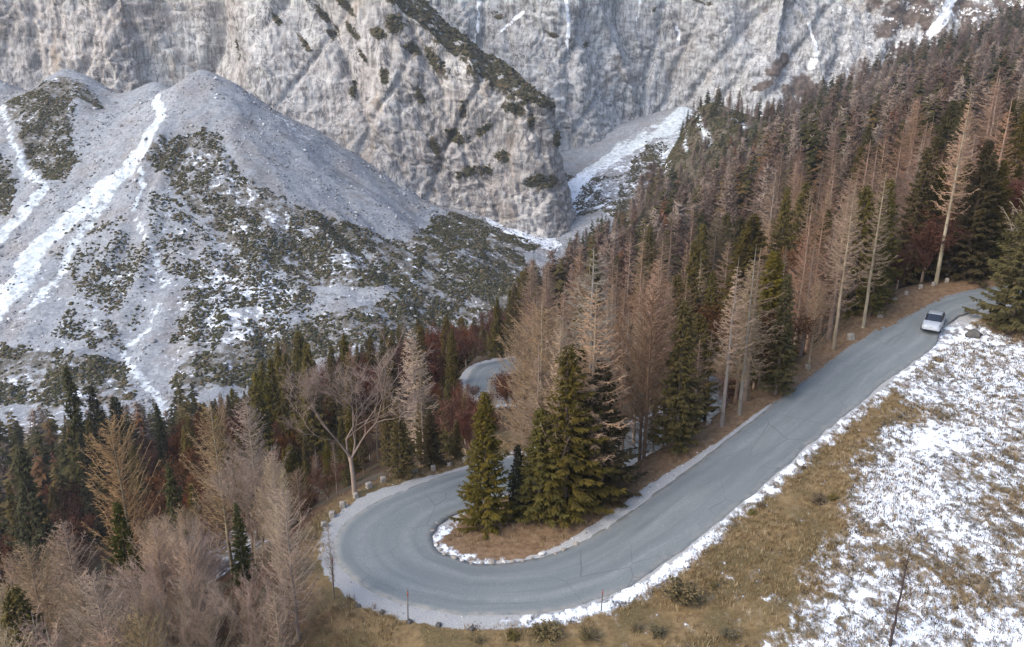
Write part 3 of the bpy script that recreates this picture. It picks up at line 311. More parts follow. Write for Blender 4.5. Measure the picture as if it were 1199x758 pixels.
 (6,3,2,-33.1,71.8,8,0.88), (6,1,2,-25.1,53.1,10.1,0.79), (6,1,0,-30.4,62.3,9,0.93), (6,3,2,-22.8,43,6.5,0.94), (6,1,0,-36.9,43.7,14.3,0.85), (6,1,3,-15.3,47.9,6.5,0.84),
 (6,1,4,-31.8,39.1,13.9,0.71), (6,1,2,-14.2,44.6,5.8,0.71), (6,3,4,-29,50.2,7.8,0.81), (6,3,1,-17.6,40.1,6.6,0.82), (6,3,1,-23.9,66.7,9.5,0.79), (6,1,2,-38.9,61,11.8,0.91),
 (6,1,1,-24.5,40.6,11.9,0.85), (6,1,1,-44.3,60.4,11.9,0.84), (6,1,1,-18.2,34.1,12.4,0.8), (6,1,3,-41.2,66.4,12.1,0.94), (6,1,2,-31.3,69.3,7.3,0.84), (6,1,1,-39.7,57,14.4,0.79),
 (6,1,0,-34.4,51,12.9,0.9), (6,3,1,-42.5,56,5.8,0.99), (6,3,1,-26.9,49.3,6.1,0.8), (6,3,3,-37,60.5,5.7,0.96), (6,1,4,-35.2,57,8.1,0.82), (6,3,1,-33.6,47.3,7.7,0.79),
 (6,3,0,-43.9,65.1,8,0.84), (6,1,4,-34.5,43.7,12.9,0.94), (6,3,4,-28.8,48,6.3,0.91), (6,1,4,-36.8,45.7,11.6,0.93), (6,3,1,-23,71.9,7,0.81), (6,3,0,-34.4,59,5.4,0.81),
 (6,1,0,-19.9,60.2,7.5,0.98), (6,1,1,-21,71.3,6.5,0.8), (6,3,3,-38.4,59.1,5.7,0.8), (6,3,4,-42.5,68.9,6.4,0.75), (6,1,2,-40.3,52.3,11.7,0.92), (6,3,4,-27.2,54.4,5.2,0.94),
 (6,1,3,-15.6,51.1,5.6,0.84), (6,3,3,-42.1,61.1,7.7,0.9), (6,3,2,-26.7,56.7,6.5,0.85), (6,3,3,-21.3,46,7.8,0.93), (6,1,3,-28.7,43.8,9.2,0.88), (6,1,1,-35.7,71.8,7.6,0.79),
 (6,1,3,-37.7,62.5,7.1,0.78), (6,3,3,-32.9,57,5.5,0.85), (6,3,1,-33.2,69.9,5.7,0.83), (6,1,3,-35.6,53.5,8.8,0.97), (6,3,4,-30.6,48.5,7.3,0.82), (6,1,0,-39.2,45.7,11.9,0.8),
 (6,3,0,-13.8,35.6,6.9,0.91), (6,3,0,-43.2,58.6,5.9,0.77), (6,3,3,-30.3,53,7.1,0.82), (6,1,3,-21.9,66.4,8.7,0.8), (6,3,4,-35,48.9,7.6,0.86), (6,3,3,-24.8,43.2,7.2,0.89),
 (6,3,3,-32,65,5.1,0.85), (6,1,4,-42,64.7,8.7,0.78), (6,3,2,-26.7,60.3,5.1,0.81), (6,3,1,-22.3,39.8,7.6,0.78), (6,3,3,-31.9,54.5,6.3,0.79), (6,3,2,-42.4,62.9,5.9,0.84),
 (6,1,4,-22.8,36.3,10.1,0.86), (6,3,0,-26.3,41.6,5.6,0.85), (6,3,1,-44.3,55.4,6.7,0.94), (6,1,4,-19.5,67.9,5.3,0.75), (6,1,0,-32,45.3,11.1,0.9), (6,3,0,-18.1,38.2,8,0.98),
 (6,3,4,-24.2,38.8,7,0.79), (6,1,0,-28.1,35.6,12.9,0.85), (6,1,4,-28.5,63.8,9.5,0.98), (6,3,2,-25.1,45.3,5,0.78), (6,1,4,-20.2,34.7,12.3,0.98), (6,3,1,-39.5,54.8,5.4,0.92),
 (6,3,2,-21.6,48.2,6.5,0.98), (6,1,4,-24.5,36.8,10.4,0.97), (6,3,2,-21.1,42.5,8.1,0.99), (6,1,4,-19.9,63.1,7.5,0.76), (6,3,0,-13.6,37.4,7.3,0.8), (6,3,2,-22.7,51.2,5.9,0.76),
 (6,1,0,-35.4,55.2,12.5,0.94), (6,1,4,-17.8,55.4,8.4,0.82), (6,3,1,-39.4,65.1,5.4,0.87), (6,3,0,-25.3,55.6,7.1,0.76), (6,3,1,-28.4,52,5.5,0.94), (6,1,2,-21.3,64.4,7.4,0.75),
 (6,1,4,-31,50.3,8,0.99), (6,3,3,-31.1,56.2,5.4,0.83), (6,1,2,-26.4,51.6,7.1,0.88), (6,1,3,-41.9,51.5,10.7,0.91), (6,3,1,-24.7,69.1,8.2,0.99), (6,3,1,-44.8,69,6.7,0.96),
 (6,3,2,-27.9,57.9,6.2,0.76), (6,3,2,-30.5,67.8,5.3,0.85), (6,3,2,-19.1,53.6,8.2,0.78), (6,3,2,-30.3,64.3,7.1,0.81), (6,1,2,-19,41.1,8,0.8), (6,3,0,-17.8,35.9,7.8,0.83),
 (6,1,1,-21.7,44.3,11,0.84), (6,1,3,-32.6,43.3,12.3,0.75), (6,1,2,-20,44.9,8.3,0.94), (6,3,0,-25.4,47.6,5.7,0.98), (6,1,2,-26.8,45,7.4,0.88), (6,1,4,-30,46.2,8,0.99),
 (6,1,0,-38.4,48.4,11.7,0.86), (6,3,2,-20.6,38.3,7.9,0.81), (6,1,1,-31.2,71.3,7.8,0.84), (6,3,4,-13.5,41.9,5.3,0.93), (6,1,0,-24.7,34.8,12.9,0.93),
]
# ================================================================= scene
random.seed(7); RNG = np.random.default_rng(7)
scene = bpy.context.scene
COL = scene.collection
def link(o, parent=None):
    COL.objects.link(o)
    if parent is not None: o.parent = parent
    return o
def tag(o, label=None, category=None, group=None, kind=None):
    if label: o['label'] = label
    if category: o['category'] = category
    if group: o['group'] = group
    if kind: o['kind'] = kind
    return o
def empty(name, loc=(0, 0, 0), rz=0.0, scale=1.0):
    o = bpy.data.objects.new(name, None); o.empty_display_size = .3
    o.location = loc; o.rotation_euler = (0, 0, rz); o.scale = (scale,)*3 if np.isscalar(scale) else scale
    return link(o)
def mesh_np(name, verts, faces, mat=None, smooth=False):
    """verts (n,3); faces: list of index arrays, each (m,3) or (m,4)"""
    me = bpy.data.meshes.new(name)
    verts = np.asarray(verts, np.float32)
    faces = [np.asarray(f, np.int32) for f in (faces if isinstance(faces, list) else [faces]) if len(f)]
    nl = sum(f.size for f in faces); nf = sum(len(f) for f in faces)
    me.vertices.add(len(verts)); me.vertices.foreach_set('co', verts.ravel())
    me.loops.add(nl); me.loops.foreach_set('vertex_index', np.concatenate([f.ravel() for f in faces]))
    me.polygons.add(nf)
    tot = np.concatenate([np.full(len(f), f.shape[1], np.int32) for f in faces])
    st = np.concatenate([[0], np.cumsum(tot)[:-1]]).astype(np.int32)
    me.polygons.foreach_set('loop_start', st)
    if smooth: me.polygons.foreach_set('use_smooth', np.ones(nf, bool))
    me.update(calc_edges=True)
    if mat: me.materials.append(mat)
    return me
def attr(me, name, vals):
    a = me.attributes.new(name, 'FLOAT', 'POINT'); a.data.foreach_set('value', np.asarray(vals, np.float32).ravel())
def grid_faces(nu, nv):
    i = np.arange(nu*nv).reshape(nu, nv)
    return np.stack([i[:-1, :-1], i[1:, :-1], i[1:, 1:], i[:-1, 1:]], -1).reshape(-1, 4)
def obj(name, me, parent=None, loc=None):
    o = bpy.data.objects.new(name, me)
    if loc is not None: o.location = loc
    return link(o, parent)
# ----------------------------------------------------------------- node helpers
class NT:
    def __init__(s, name):
        s.m = bpy.data.materials.new(name); s.m.use_nodes = True
        s.t = s.m.node_tree; s.t.nodes.clear()
        s.out = s.t.nodes.new('ShaderNodeOutputMaterial'); s.b = s.t.nodes.new('ShaderNodeBsdfPrincipled')
        s.t.links.new(s.b.outputs[0], s.out.inputs[0])
        s.b.inputs['Roughness'].default_value = .9; s.b.inputs['Specular IOR Level'].default_value = .2
    def n(s, typ, **k):
        nd = s.t.nodes.new(typ)
        for a, v in k.items(): setattr(nd, a, v)
        return nd
    def put(s, sock, v):
        if isinstance(v, bpy.types.NodeSocket): s.t.links.new(v, sock)
        elif v is not None:
            if sock.type == 'RGBA' and len(v) == 3: v = (*v, 1)
            sock.default_value = v
    def attr(s, name):
        return s.n('ShaderNodeAttribute', attribute_name=name).outputs['Fac']
    def coord(s, kind='Object', scale=(1, 1, 1), rot=(0, 0, 0)):
        c = s.n('ShaderNodeTexCoord').outputs[kind]
        m = s.n('ShaderNodeMapping'); s.put(m.inputs['Vector'], c); m.inputs['Scale'].default_value = scale; m.inputs['Rotation'].default_value = rot
        return m.outputs[0]
    def noise(s, vec, scale, detail=4, rough=.55, dist=0, typ='FBM', out=0):
        nd = s.n('ShaderNodeTexNoise'); s.put(nd.inputs['Vector'], vec)
        try: nd.noise_type = typ
        except Exception: pass
        for k, v in (('Scale', scale), ('Detail', detail), ('Roughness', rough), ('Distortion', dist)): nd.inputs[k].default_value = v
        return nd.outputs[out]
    def voro(s, vec, scale, feat='F1', out='Distance', rnd=1):
        nd = s.n('ShaderNodeTexVoronoi', feature=feat); s.put(nd.inputs['Vector'], vec); nd.inputs['Scale'].default_value = scale; nd.inputs['Randomness'].default_value = rnd
        return nd.outputs[out]
    def math(s, op, a, b=None, c=None, clamp=False):
        nd = s.n('ShaderNodeMath', operation=op, use_clamp=clamp)
        for i, v in enumerate((a, b, c)):
            if v is not None: s.put(nd.inputs[i], v)
        return nd.outputs[0]
    def ramp(s, x, lo, hi, a=0., b=1.):
        nd = s.n('ShaderNodeMapRange', interpolation_type='SMOOTHSTEP'); 
        for i, v in enumerate((x, lo, hi, a, b)): s.put(nd.inputs[i], v)
        return nd.outputs[0]
    def mix(s, f, a, b, mode='MIX'):
        nd = s.n('ShaderNodeMix', data_type='RGBA', blend_type=mode)
        s.put(nd.inputs[0], f); s.put(nd.inputs[6], a); s.put(nd.inputs[7], b)
        return nd.outputs[2]
    def cols(s, x, *stops):
        nd = s.n('ShaderNodeValToRGB'); s.put(nd.inputs[0], x); e = nd.color_ramp.elements
        while len(e) < len(stops): e.new(.5)
        for k, (p, c) in enumerate(stops): e[k].position = p; e[k].color = (*c, 1)
        return nd.outputs[0]
    def bump(s, h, strength, dist):
        nd = s.n('ShaderNodeBump'); s.put(nd.inputs['Height'], h); nd.inputs['Strength'].default_value = strength; nd.inputs['Distance'].default_value = dist
        s.t.links.new(nd.outputs[0], s.b.inputs['Normal']); return nd
    def col(s, c): s.put(s.b.inputs['Base Color'], c)
def plain(name, c, rough=.8, metal=0, spec=.3, var=0.0, scale=6):
    t = NT(name)
    if var:
        n = t.noise(t.coord(), scale, 4, .6)
        t.col(t.cols(n, (.3, tuple(v*(1-var) for v in c)), (.7, tuple(min(1, v*(1+var)) for v in c))))
    else: t.col(c)
    t.b.inputs['Roughness'].default_value = rough; t.b.inputs['Metallic'].default_value = metal; t.b.inputs['Specular IOR Level'].default_value = spec
    return t.m
# ----------------------------------------------------------------- ground material
def ground_material():
    t = NT('ground_cover'); P = t.coord()
    n1 = t.noise(P, .35, 5, .6); n2 = t.noise(P, 2.1, 6, .7); n3 = t.noise(P, 7, 4, .7); nf = t.noise(P, .06, 5, .6)
    big = t.noise(P, .12, 5, .6)
    grass = t.cols(n2, (.3, (.085, .052, .026)), (.46, (.165, .112, .055)), (.6, (.225, .16, .08)), (.75, (.27, .215, .135)))
    grass = t.mix(t.ramp(n1, .42, .62), grass, t.cols(n3, (.35, (.075, .055, .025)), (.65, (.15, .115, .055))))
    litter = t.cols(n2, (.3, (.10, .06, .033)), (.5, (.18, .115, .066)), (.7, (.25, .175, .11)))
    forest = t.cols(n2, (.3, (.018, .010, .006)), (.5, (.055, .026, .013)), (.7, (.10, .052, .028)))
    forest = t.mix(t.ramp(n1, .46, .64), forest, (.045, .042, .02)); forest = t.mix(t.ramp(nf, .45, .65), forest, t.cols(n2, (.35, (.04, .034, .024)), (.65, (.13, .105, .075))))
    c = t.mix(t.attr('litter'), grass, litter)
    c = t.mix(t.attr('forest'), c, forest)
    # scree: pale limestone rubble, darker earthy lanes, fine blocks
    vv = t.voro(P, .9, out='Color'); bw = t.n('ShaderNodeRGBToBW'); t.put(bw.inputs[0], vv)
    scree = t.cols(t.noise(P, .22, 8, .75), (.3, (.160, .176, .196)), (.5, (.245, .268, .297)), (.7, (.345, .373, .405)))
    scree = t.mix(t.math('MULTIPLY', t.ramp(nf, .45, .65), .6), scree, (.20, .175, .155))
    scree = t.mix(.3, scree, t.cols(bw.outputs[0], (.2, (.12, .12, .124)), (.8, (.40, .407, .418))), 'MIX')
    scree = t.mix(t.ramp(t.noise(P, 1.1, 5, .75), .52, .66, 0., .75), scree, (.085, .08, .078)); scree = t.mix(t.ramp(t.noise(P, .8, 5, .75), .56, .7, 0., .6), scree, (.52, .53, .54))
    c = t.mix(t.attr('scree'), c, scree)
    db = t.math('ADD', t.attr('debris'), t.math('MULTIPLY', t.math('SUBTRACT', t.noise(P, .2, 8, .78), .5), 2.1))
    db = t.math('MULTIPLY', t.ramp(db, .35, .75), t.ramp(t.attr('debris'), .02, .3))
    c = t.mix(db, c, t.cols(t.noise(P, .4, 6, .7), (.35, (.30, .335, .355)), (.5, (.50, .55, .575)), (.65, (.67, .72, .745))))
    # matted dwarf growth below the scrub itself
    sc = t.math('ADD', t.attr('scrub'), t.math('MULTIPLY', t.math('SUBTRACT', t.noise(P, .3, 6, .7), .5), 1.6))
    sc = t.math('MULTIPLY', t.ramp(sc, .42, .58), t.ramp(t.attr('scrub'), .02, .25))
    c = t.mix(t.math('MULTIPLY', sc, .85), c, t.cols(t.noise(P, .7, 5, .7), (.35, (.030, .029, .014)), (.5, (.068, .056, .032)), (.66, (.17, .145, .115))))
    # gravel shoulders
    gv = t.math('ADD', t.attr('gravel'), t.math('MULTIPLY', t.math('SUBTRACT', n2, .5), 1.0))
    gv = t.ramp(gv, .42, .62)
    c = t.mix(gv, c, t.cols(t.noise(P, 14, 4, .8), (.3, (.19, .19, .188)), (.5, (.32, .322, .318)), (.7, (.45, .45, .44))))
    # snow lying in speckles, finer near the road, coarser high up
    far = t.attr('far')
    c = t.mix(t.math('MULTIPLY', t.ramp(t.attr('snow'), .35, .6, 0., .75), t.math('SUBTRACT', 1., far)), c, t.cols(n2, (.35, (.055, .055, .055)), (.65, (.15, .14, .125))))
    Ps = t.coord(scale=(1.0, .62, 1), rot=(0, 0, .5))
    sn = t.math('ADD', t.math('MULTIPLY', t.noise(Ps, 1.55, 5, .66, .4), .62), t.math('MULTIPLY', t.noise(Ps, .42, 3, .55), .22))
    sn = t.math('ADD', sn, t.math('MULTIPLY', t.noise(Ps, 5.5, 3, .6, .3), .16))
    sf = t.math('ADD', t.math('MULTIPLY', t.noise(P, .36, 5, .7), .75), t.math('MULTIPLY', t.noise(P, .09, 3, .5), .25))
    mx = t.n('ShaderNodeMix', data_type='FLOAT'); t.put(mx.inputs[0], far); t.put(mx.inputs[2], sn); t.put(mx.inputs[3], sf)
    cov = t.attr('snow')
    th = t.math('ADD', t.math('MULTIPLY', t.math('SUBTRACT', cov, .5), -.36), .5)      # coverage .5 -> threshold .5
    sw = t.math('MULTIPLY', t.ramp(t.math('SUBTRACT', mx.outputs[0], th), -.016, .03), t.ramp(cov, .03, .12))
    thin = t.math('MULTIPLY', t.ramp(t.math('SUBTRACT', mx.outputs[0], th), -.085, .01, 0., .55), t.ramp(cov, .1, .35)); thin = t.math('MULTIPLY', thin, t.ramp(t.noise(P, 9, 4, .8), .35, .6, .35, 1.))
    c = t.mix(thin, c, (.70, .74, .80))
    c = t.mix(sw, c, (.77, .825, .90))
    t.col(c)
    h = t.math('ADD', t.math('MULTIPLY', sw, .8), t.math('ADD', t.math('MULTIPLY', n2, .5), t.math('MULTIPLY', n3, .35)))
    t.bump(h, .55, .18)
    return t.m
def rock_material():
    t = NT('limestone'); P = t.coord(); PV = t.coord(scale=(1, 1, .45), rot=(0, .35, 0)); PH = t.coord(scale=(.16, .16, 1.1), rot=(.18, -.12, 0))
    tone = t.attr('warm'); W = t.mix(.35, P, t.noise(P, .05, 4, .6, out=1)); 
    D1 = t.coord(scale=(1, 1, .5), rot=(0, .6, 0)); D2 = t.coord(scale=(.2, .2, 1.), rot=(.15, -.5, 0))
    a = t.noise(P, .045, 7, .62, .6); b = t.noise(D1, .17, 6, .62, .8); s = t.noise(D2, .14, 5, .6, .5); big = t.noise(P, .018, 4, .6); fn = t.noise(PV, .7, 4, .6)
    mixv = t.math('ADD', t.math('MULTIPLY', a, .55), t.math('ADD', t.math('MULTIPLY', b, .3), t.math('MULTIPLY', fn, .15)))
    grey = t.cols(mixv, (.34, (.23, .236, .242)), (.45, (.37, .38, .382)), (.54, (.47, .478, .475)), (.66, (.58, .58, .57)))
    warm = t.cols(mixv, (.34, (.20, .18, .166)), (.45, (.335, .308, .288)), (.54, (.42, .393, .368)), (.66, (.53, .505, .478)))
    c = t.mix(t.ramp(t.math('ADD', tone, t.math('MULTIPLY', t.math('SUBTRACT', big, .5), 1.8)), .15, .85), grey, warm)
    c = t.mix(t.ramp(b, .36, .47, .55, 0.), c, (.15, .138, .135))
    c = t.mix(t.ramp(s, .55, .68, 0., .45), c, (.56, .55, .53))
    c = t.mix(t.ramp(s, .34, .44, .45, 0.), c, (.18, .165, .158))
    cr = t.noise(t.coord(scale=(1, 1, .45), rot=(0, .45, 0)), .05, 6, .6, 1.2); crk = t.ramp(t.math('ABSOLUTE', t.math('SUBTRACT', cr, .5)), .003, .014, .8, 0.)
    c = t.mix(crk, c, (.055, .05, .05))
    cr2 = t.noise(t.coord(scale=(1, 1, .5), rot=(0, -.75, 0)), .10, 5, .62, 1.2); c = t.mix(t.ramp(t.math('ABSOLUTE', t.math('SUBTRACT', cr2, .52)), .002, .012, .55, 0.), c, (.075, .07, .068))
    h1 = t.noise(t.coord(scale=(1, 1, .10), rot=(0, .62, 0)), .42, 4, .6, .4); h2 = t.noise(t.coord(scale=(1, 1, .13), rot=(0, -.35, 0)), .55, 4, .6, .4); h3 = t.noise(t.coord(scale=(.12, .12, 1.), rot=(.1, -.3, 0)), .5, 4, .6)
    c = t.mix(t.ramp(h1, .38, .47, .6, 0.), c, (.12, .112, .108)); c = t.mix(t.ramp(h2, .37, .46, .5, 0.), c, (.14, .13, .126)); c = t.mix(t.ramp(h3, .36, .45, .4, 0.), c, (.13, .122, .118))
    c = t.mix(t.ramp(h2, .56, .68, 0., .5), c, (.60, .595, .58)); c = t.mix(t.ramp(h1, .57, .68, 0., .4), c, (.56, .55, .53))
    rust = t.ramp(t.noise(PV, .05, 5, .65), .56, .72); c = t.mix(t.math('MULTIPLY', rust, .4), c, (.33, .245, .16))
    brown = t.attr('brown')
    bm = t.math('ADD', brown, t.math('MULTIPLY', t.math('SUBTRACT', t.noise(P, .09, 7, .72), .5), 1.5))
    bm = t.math('MULTIPLY', t.ramp(bm, .38, .6), t.ramp(brown, .02, .2))
    c = t.mix(bm, c, t.cols(t.noise(P, .35, 5, .7), (.35, (.055, .042, .034)), (.5, (.105, .08, .064)), (.7, (.19, .155, .13))))
    veg = t.attr('veg'); vm = t.math('ADD', veg, t.math('MULTIPLY', t.math('SUBTRACT', t.noise(P, .16, 7, .74), .5), 1.7))
    vm = t.math('MULTIPLY', t.ramp(vm, .45, .6), t.ramp(veg, .02, .2))
    c = t.mix(vm, c, t.cols(t.noise(P, .4, 5, .7), (.35, (.024, .026, .010)), (.5, (.052, .045, .02)), (.68, (.10, .068, .042))))
    sn = t.attr('snow'); g = t.n('ShaderNodeNewGeometry'); sx = t.n('ShaderNodeSeparateXYZ'); t.put(sx.inputs[0], g.outputs['Normal'])
    sm = t.math('ADD', sn, t.math('MULTIPLY', t.math('SUBTRACT', t.noise(P, .3, 6, .7), .5), 1.3))
    sm = t.math('MULTIPLY', t.ramp(sm, .45, .6), t.ramp(sn, .02, .2))
    c = t.mix(sm, c, (.82, .85, .88))
    t.col(c)
    h = t.math('ADD', t.math('MULTIPLY', a, 2.), t.math('ADD', t.math('MULTIPLY', b, 2.), t.math('ADD', t.math('MULTIPLY', s, 1.0), t.math('MULTIPLY', fn, .5))))
    t.bump(h, .6, 1.5)
    return t.m
def asphalt_material():
    t = NT('asphalt'); P = t.coord()
    u = t.attr('cross'); al = t.attr('along')   # 0 inner edge .. 1 outer edge, metres along the road
    cv = t.n('ShaderNodeCombineXYZ'); t.put(cv.inputs[0], t.math('MULTIPLY', u, 6.)); t.put(cv.inputs[1], t.math('MULTIPLY', al, .12)); L = cv.outputs[0]
    n = t.noise(P, .16, 4, .55); f = t.noise(P, 16, 3, .8); g2 = t.noise(P, 5, 4, .75); m = t.noise(P, 1.6, 5, .65); ln = t.noise(L, 1.3, 5, .6)
    c = t.cols(ln, (.32, (.146, .166, .169)), (.5, (.172, .194, .197)), (.68, (.202, .223, .225)))
    c = t.mix(t.ramp(n, .42, .62, 0., .3), c, (.135, .155, .163))
    wp = t.math('ADD', t.ramp(t.math('ABSOLUTE', t.math('SUBTRACT', u, .27)), .0, .1, 1., 0.), t.ramp(t.math('ABSOLUTE', t.math('SUBTRACT', u, .73)), .0, .1, 1., 0.))
    c = t.mix(t.math('MULTIPLY', wp, t.ramp(m, .3, .7, .25, .75)), c, (.232, .250, .255))
    c = t.mix(t.ramp(f, .35, .62, .45, 0.), c, (.085, .095, .10)); c = t.mix(t.ramp(g2, .56, .72, 0., .45), c, (.27, .285, .288))
    c = t.mix(t.ramp(g2, .3, .42, .35, 0.), c, (.10, .112, .118))
    c = t.mix(t.math('MULTIPLY', t.ramp(t.noise(L, .55, 5, .65), .56, .68), .5), c, (.085, .098, .105))   # damp stains
    # mended patches and hairline cracks
    pc = t.voro(L, .55, 'F1', 'Color'); pb = t.n('ShaderNodeRGBToBW'); t.put(pb.inputs[0], pc); c = t.mix(t.ramp(pb.outputs[0], .72, .73, 0., .38), c, (.115, .128, .135))
    ck = t.voro(t.mix(.15, P, t.noise(P, .9, 3, .6, out=1)), .28, 'DISTANCE_TO_EDGE')
    c = t.mix(t.math('MULTIPLY', t.ramp(ck, .003, .009, .6, 0.), t.ramp(t.noise(P, .13, 3, .5), .47, .58)), c, (.07, .075, .08))
    e = t.math('MULTIPLY', t.ramp(t.math('ABSOLUTE', t.math('SUBTRACT', u, .5)), .38, .5), t.ramp(m, .35, .6))
    c = t.mix(t.math('MULTIPLY', e, .75), c, (.25, .24, .222))
    t.col(c); t.b.inputs['Roughness'].default_value = .75; t.b.inputs['Specular IOR Level'].default_value = .3
    t.bump(t.math('ADD', f, t.math('MULTIPLY', m, .5)), .3, .02)
    return t.m
def crown_material(name, c0, c1, var=.25, trans=0):
    """twigs or needles; each tree a little different"""
    t = NT(name); oi = t.n('ShaderNodeObjectInfo'); P = t.coord()
    n = t.noise(P, .9, 3, .6)
    c = t.cols(n, (.3, c0), (.7, c1))
    hs = t.n('ShaderNodeHueSaturation'); t.put(hs.inputs['Color'], c)
    t.put(hs.inputs['Value'], t.math('ADD', t.math('MULTIPLY', oi.outputs['Random'], 2*var), 1-var))
    t.put(hs.inputs['Hue'], t.math('ADD', t.math('MULTIPLY', t.math('FRACT', t.math('MULTIPLY', oi.outputs['Random'], 7.31)), .04), .48))
    t.put(hs.inputs['Saturation'], t.math('ADD', t.math('MULTIPLY', t.math('FRACT', t.math('MULTIPLY', oi.outputs['Random'], 3.77)), .5), .75))
    cc = t.mix(1., hs.outputs[0], oi.outputs['Color'], 'MULTIPLY')
    t.col(cc); t.b.inputs['Specular IOR Level'].default_value = .1
    return t.m
M = {}
M['ground'] = ground_material(); M['rock'] = rock_material(); M['asphalt'] = asphalt_material()
M['larch'] = crown_material('larch_twigs', (.185, .142, .106), (.345, .276, .212), .22)
M['larch_bark'] = crown_material('larch_bark', (.15, .125, .105), (.29, .25, .215), .2)
M['spruce'] = crown_material('spruce_needles', (.032, .031, .011), (.078, .067, .023), .3)
M['spruce_bark'] = crown_material('spruce_bark', (.10, .075, .055), (.19, .15, .12), .2)
M['rust'] = crown_material('withered_leaves', (.055, .024, .014), (.115, .055, .031), .35)
M['beech'] = crown_material('bare_twigs', (.16, .135, .12), (.29, .255, .235), .15)
M['beech_bark'] = crown_material('smooth_grey_bark', (.20, .17, .14), (.34, .29, .25), .1)
# ----------------------------------------------------------------- ground mesh
def axis(lo, a, b, hi, fine, grow, cap):
    mid = list(np.arange(a, b+1e-6, fine)); up = []; s = fine; v = mid[-1]
    while v < hi: s = min(s*grow, cap(v)); v += s; up.append(v)
    dn = []; s = fine; v = mid[0]
    while v > lo: s = min(s*grow, cap(v)); v -= s; dn.append(v)
    return np.array(dn[::-1]+mid+up)
XS = axis(-700, -16, 56, 900, .4, 1.035, lambda v: 2.0 if abs(v) < 260 else 14)
YS = axis(-160, 34, 86, 1500, .4, 1.03, lambda v: (2.0 if v < 470 else 3.5 if v < 640 else 40))
GX, GY = np.meshgrid(XS, YS, indexing='ij')
GZ = ground(GX, GY)
def in_poly(x, y, poly):
    r = np.zeros(x.shape, bool); n = len(poly)
    for i in range(n):
        x0, y0 = poly[i]; x1, y1 = poly[(i+1) % n]
        c = ((y0 > y) != (y1 > y)) & (x < (x1-x0)*(y-y0)/((y1-y0) or 1e-9)+x0); r ^= c
    return r
def line_mask(x, y, pts):
    r = np.zeros(x.shape)
    for (x0, y0, w0), (x1, y1, w1) in zip(pts[:-1], pts[1:]):
        L2 = (x1-x0)**2+(y1-y0)**2 or 1e-9
        t = np.clip(((x-x0)*(x1-x0)+(y-y0)*(y1-y0))/L2, 0, 1); d = np.hypot(x-x0-t*(x1-x0), y-y0-t*(y1-y0))
        w = (w0+(w1-w0)*t)/2; r = np.maximum(r, 1-sstep(w*.55, w*1.35, d))
    return r
WX = GX+6*fbm(GX*.045, GY*.045, octv=4, seed=31); WY = GY+6*fbm(GX*.045, GY*.045, octv=4, seed=37)
NX = GX+1.2*fbm(GX*.35, GY*.35, octv=4, seed=41); NY = GY+1.2*fbm(GX*.35, GY*.35, octv=4, seed=43)
hz = hill(GX, GY); fz = fans(GX, GY)
A_far = sstep(-3, 3, fz-hz)*(GY > 170)
A_scree = A_far.copy()
A_forest = 1-A_far
dU, sU, rzU, kU = road_field(GX, GY, RU); dL, sL, _, kL = road_field(GX, GY, RL)
outer = (sU > 0) & (kU < int(len(RU)*.86))
# open meadow above the outer edge, grassy lip round the bend, needle litter inside the bend
meadow = np.where(outer & (GY < 100), sstep(-13, -6, GX-.15*(GY-46)) * (1-sstep(48, 62, GX+.0*GY)*(GY > 60)), 0.)
A_forest = A_forest*(1-np.clip(meadow, 0, 1))
inner_near = (sU <= 0)*(1-sstep(1.5, 4.5, dU))
island = in_poly(GX, GY, [(-6, 46), (6, 46), (14, 54), (19, 60), (12, 61), (4, 57), (0, 56), (-6, 52)])
A_litter = np.clip(np.maximum(inner_near, island*1.0), 0, 1)
A_forest = A_forest*(1-A_litter*.92)
A_forest = np.where(outer, A_forest*sstep(.8, 3.2, dU), A_forest)
right_litter = sstep(.35, .5, 1-np.hypot((GX-50)/14, (GY-72)/7)); A_litter = np.maximum(A_litter, right_litter*(GX > 42))
# gravel shoulders, broad round the outside of the bend
arc = np.exp(-((GX+4)/13)**2)*sstep(60, 50, GY)
wg = np.where(sU > 0, .28+.85*arc*sstep(14, 0, GX), .12+.75*np.exp(-((GX-9)/5)**2))
A_gravel = np.where(dU < 5, 1-sstep(wg*.7, wg*1.35+.15, dU), 0)*np.where(sU > 0, 1, 1-.75*sstep(18, 24, GX))
A_gravel = np.maximum(A_gravel, np.where(dL < 4, 1-sstep(.5, 1.4, dL), 0))
A_snow = np.zeros(GX.shape); A_debris = np.zeros(GX.shape); A_scrub = np.zeros(GX.shape)
for poly, d in SNOW_FAR: A_snow = np.maximum(A_snow, d*in_poly(WX, WY, poly))
for poly, d in SNOW_NEAR: A_snow = np.where(in_poly(NX, NY, poly), np.maximum(A_snow, d), A_snow)
for poly in SNOW_FREE: A_snow = np.where(in_poly(NX, NY, poly), A_snow*.42, A_snow)
def blur(A, r):
    k = np.ones(2*r+1)/(2*r+1)
    for ax in (0, 1): A = np.apply_along_axis(lambda v: np.convolve(np.pad(v, r, mode='edge'), k, 'valid'), ax, A)
    return A
nearm = (GY < 100) & (GX < 75)
A_snow = np.where(nearm, np.clip(blur(blur(A_snow, 4), 3)*(.79+.6*fbm(GX*.12, GY*.12, octv=4, seed=61)+.45*fbm(GX*.04, GY*.05, octv=3, seed=62)), 0, .95), A_snow)
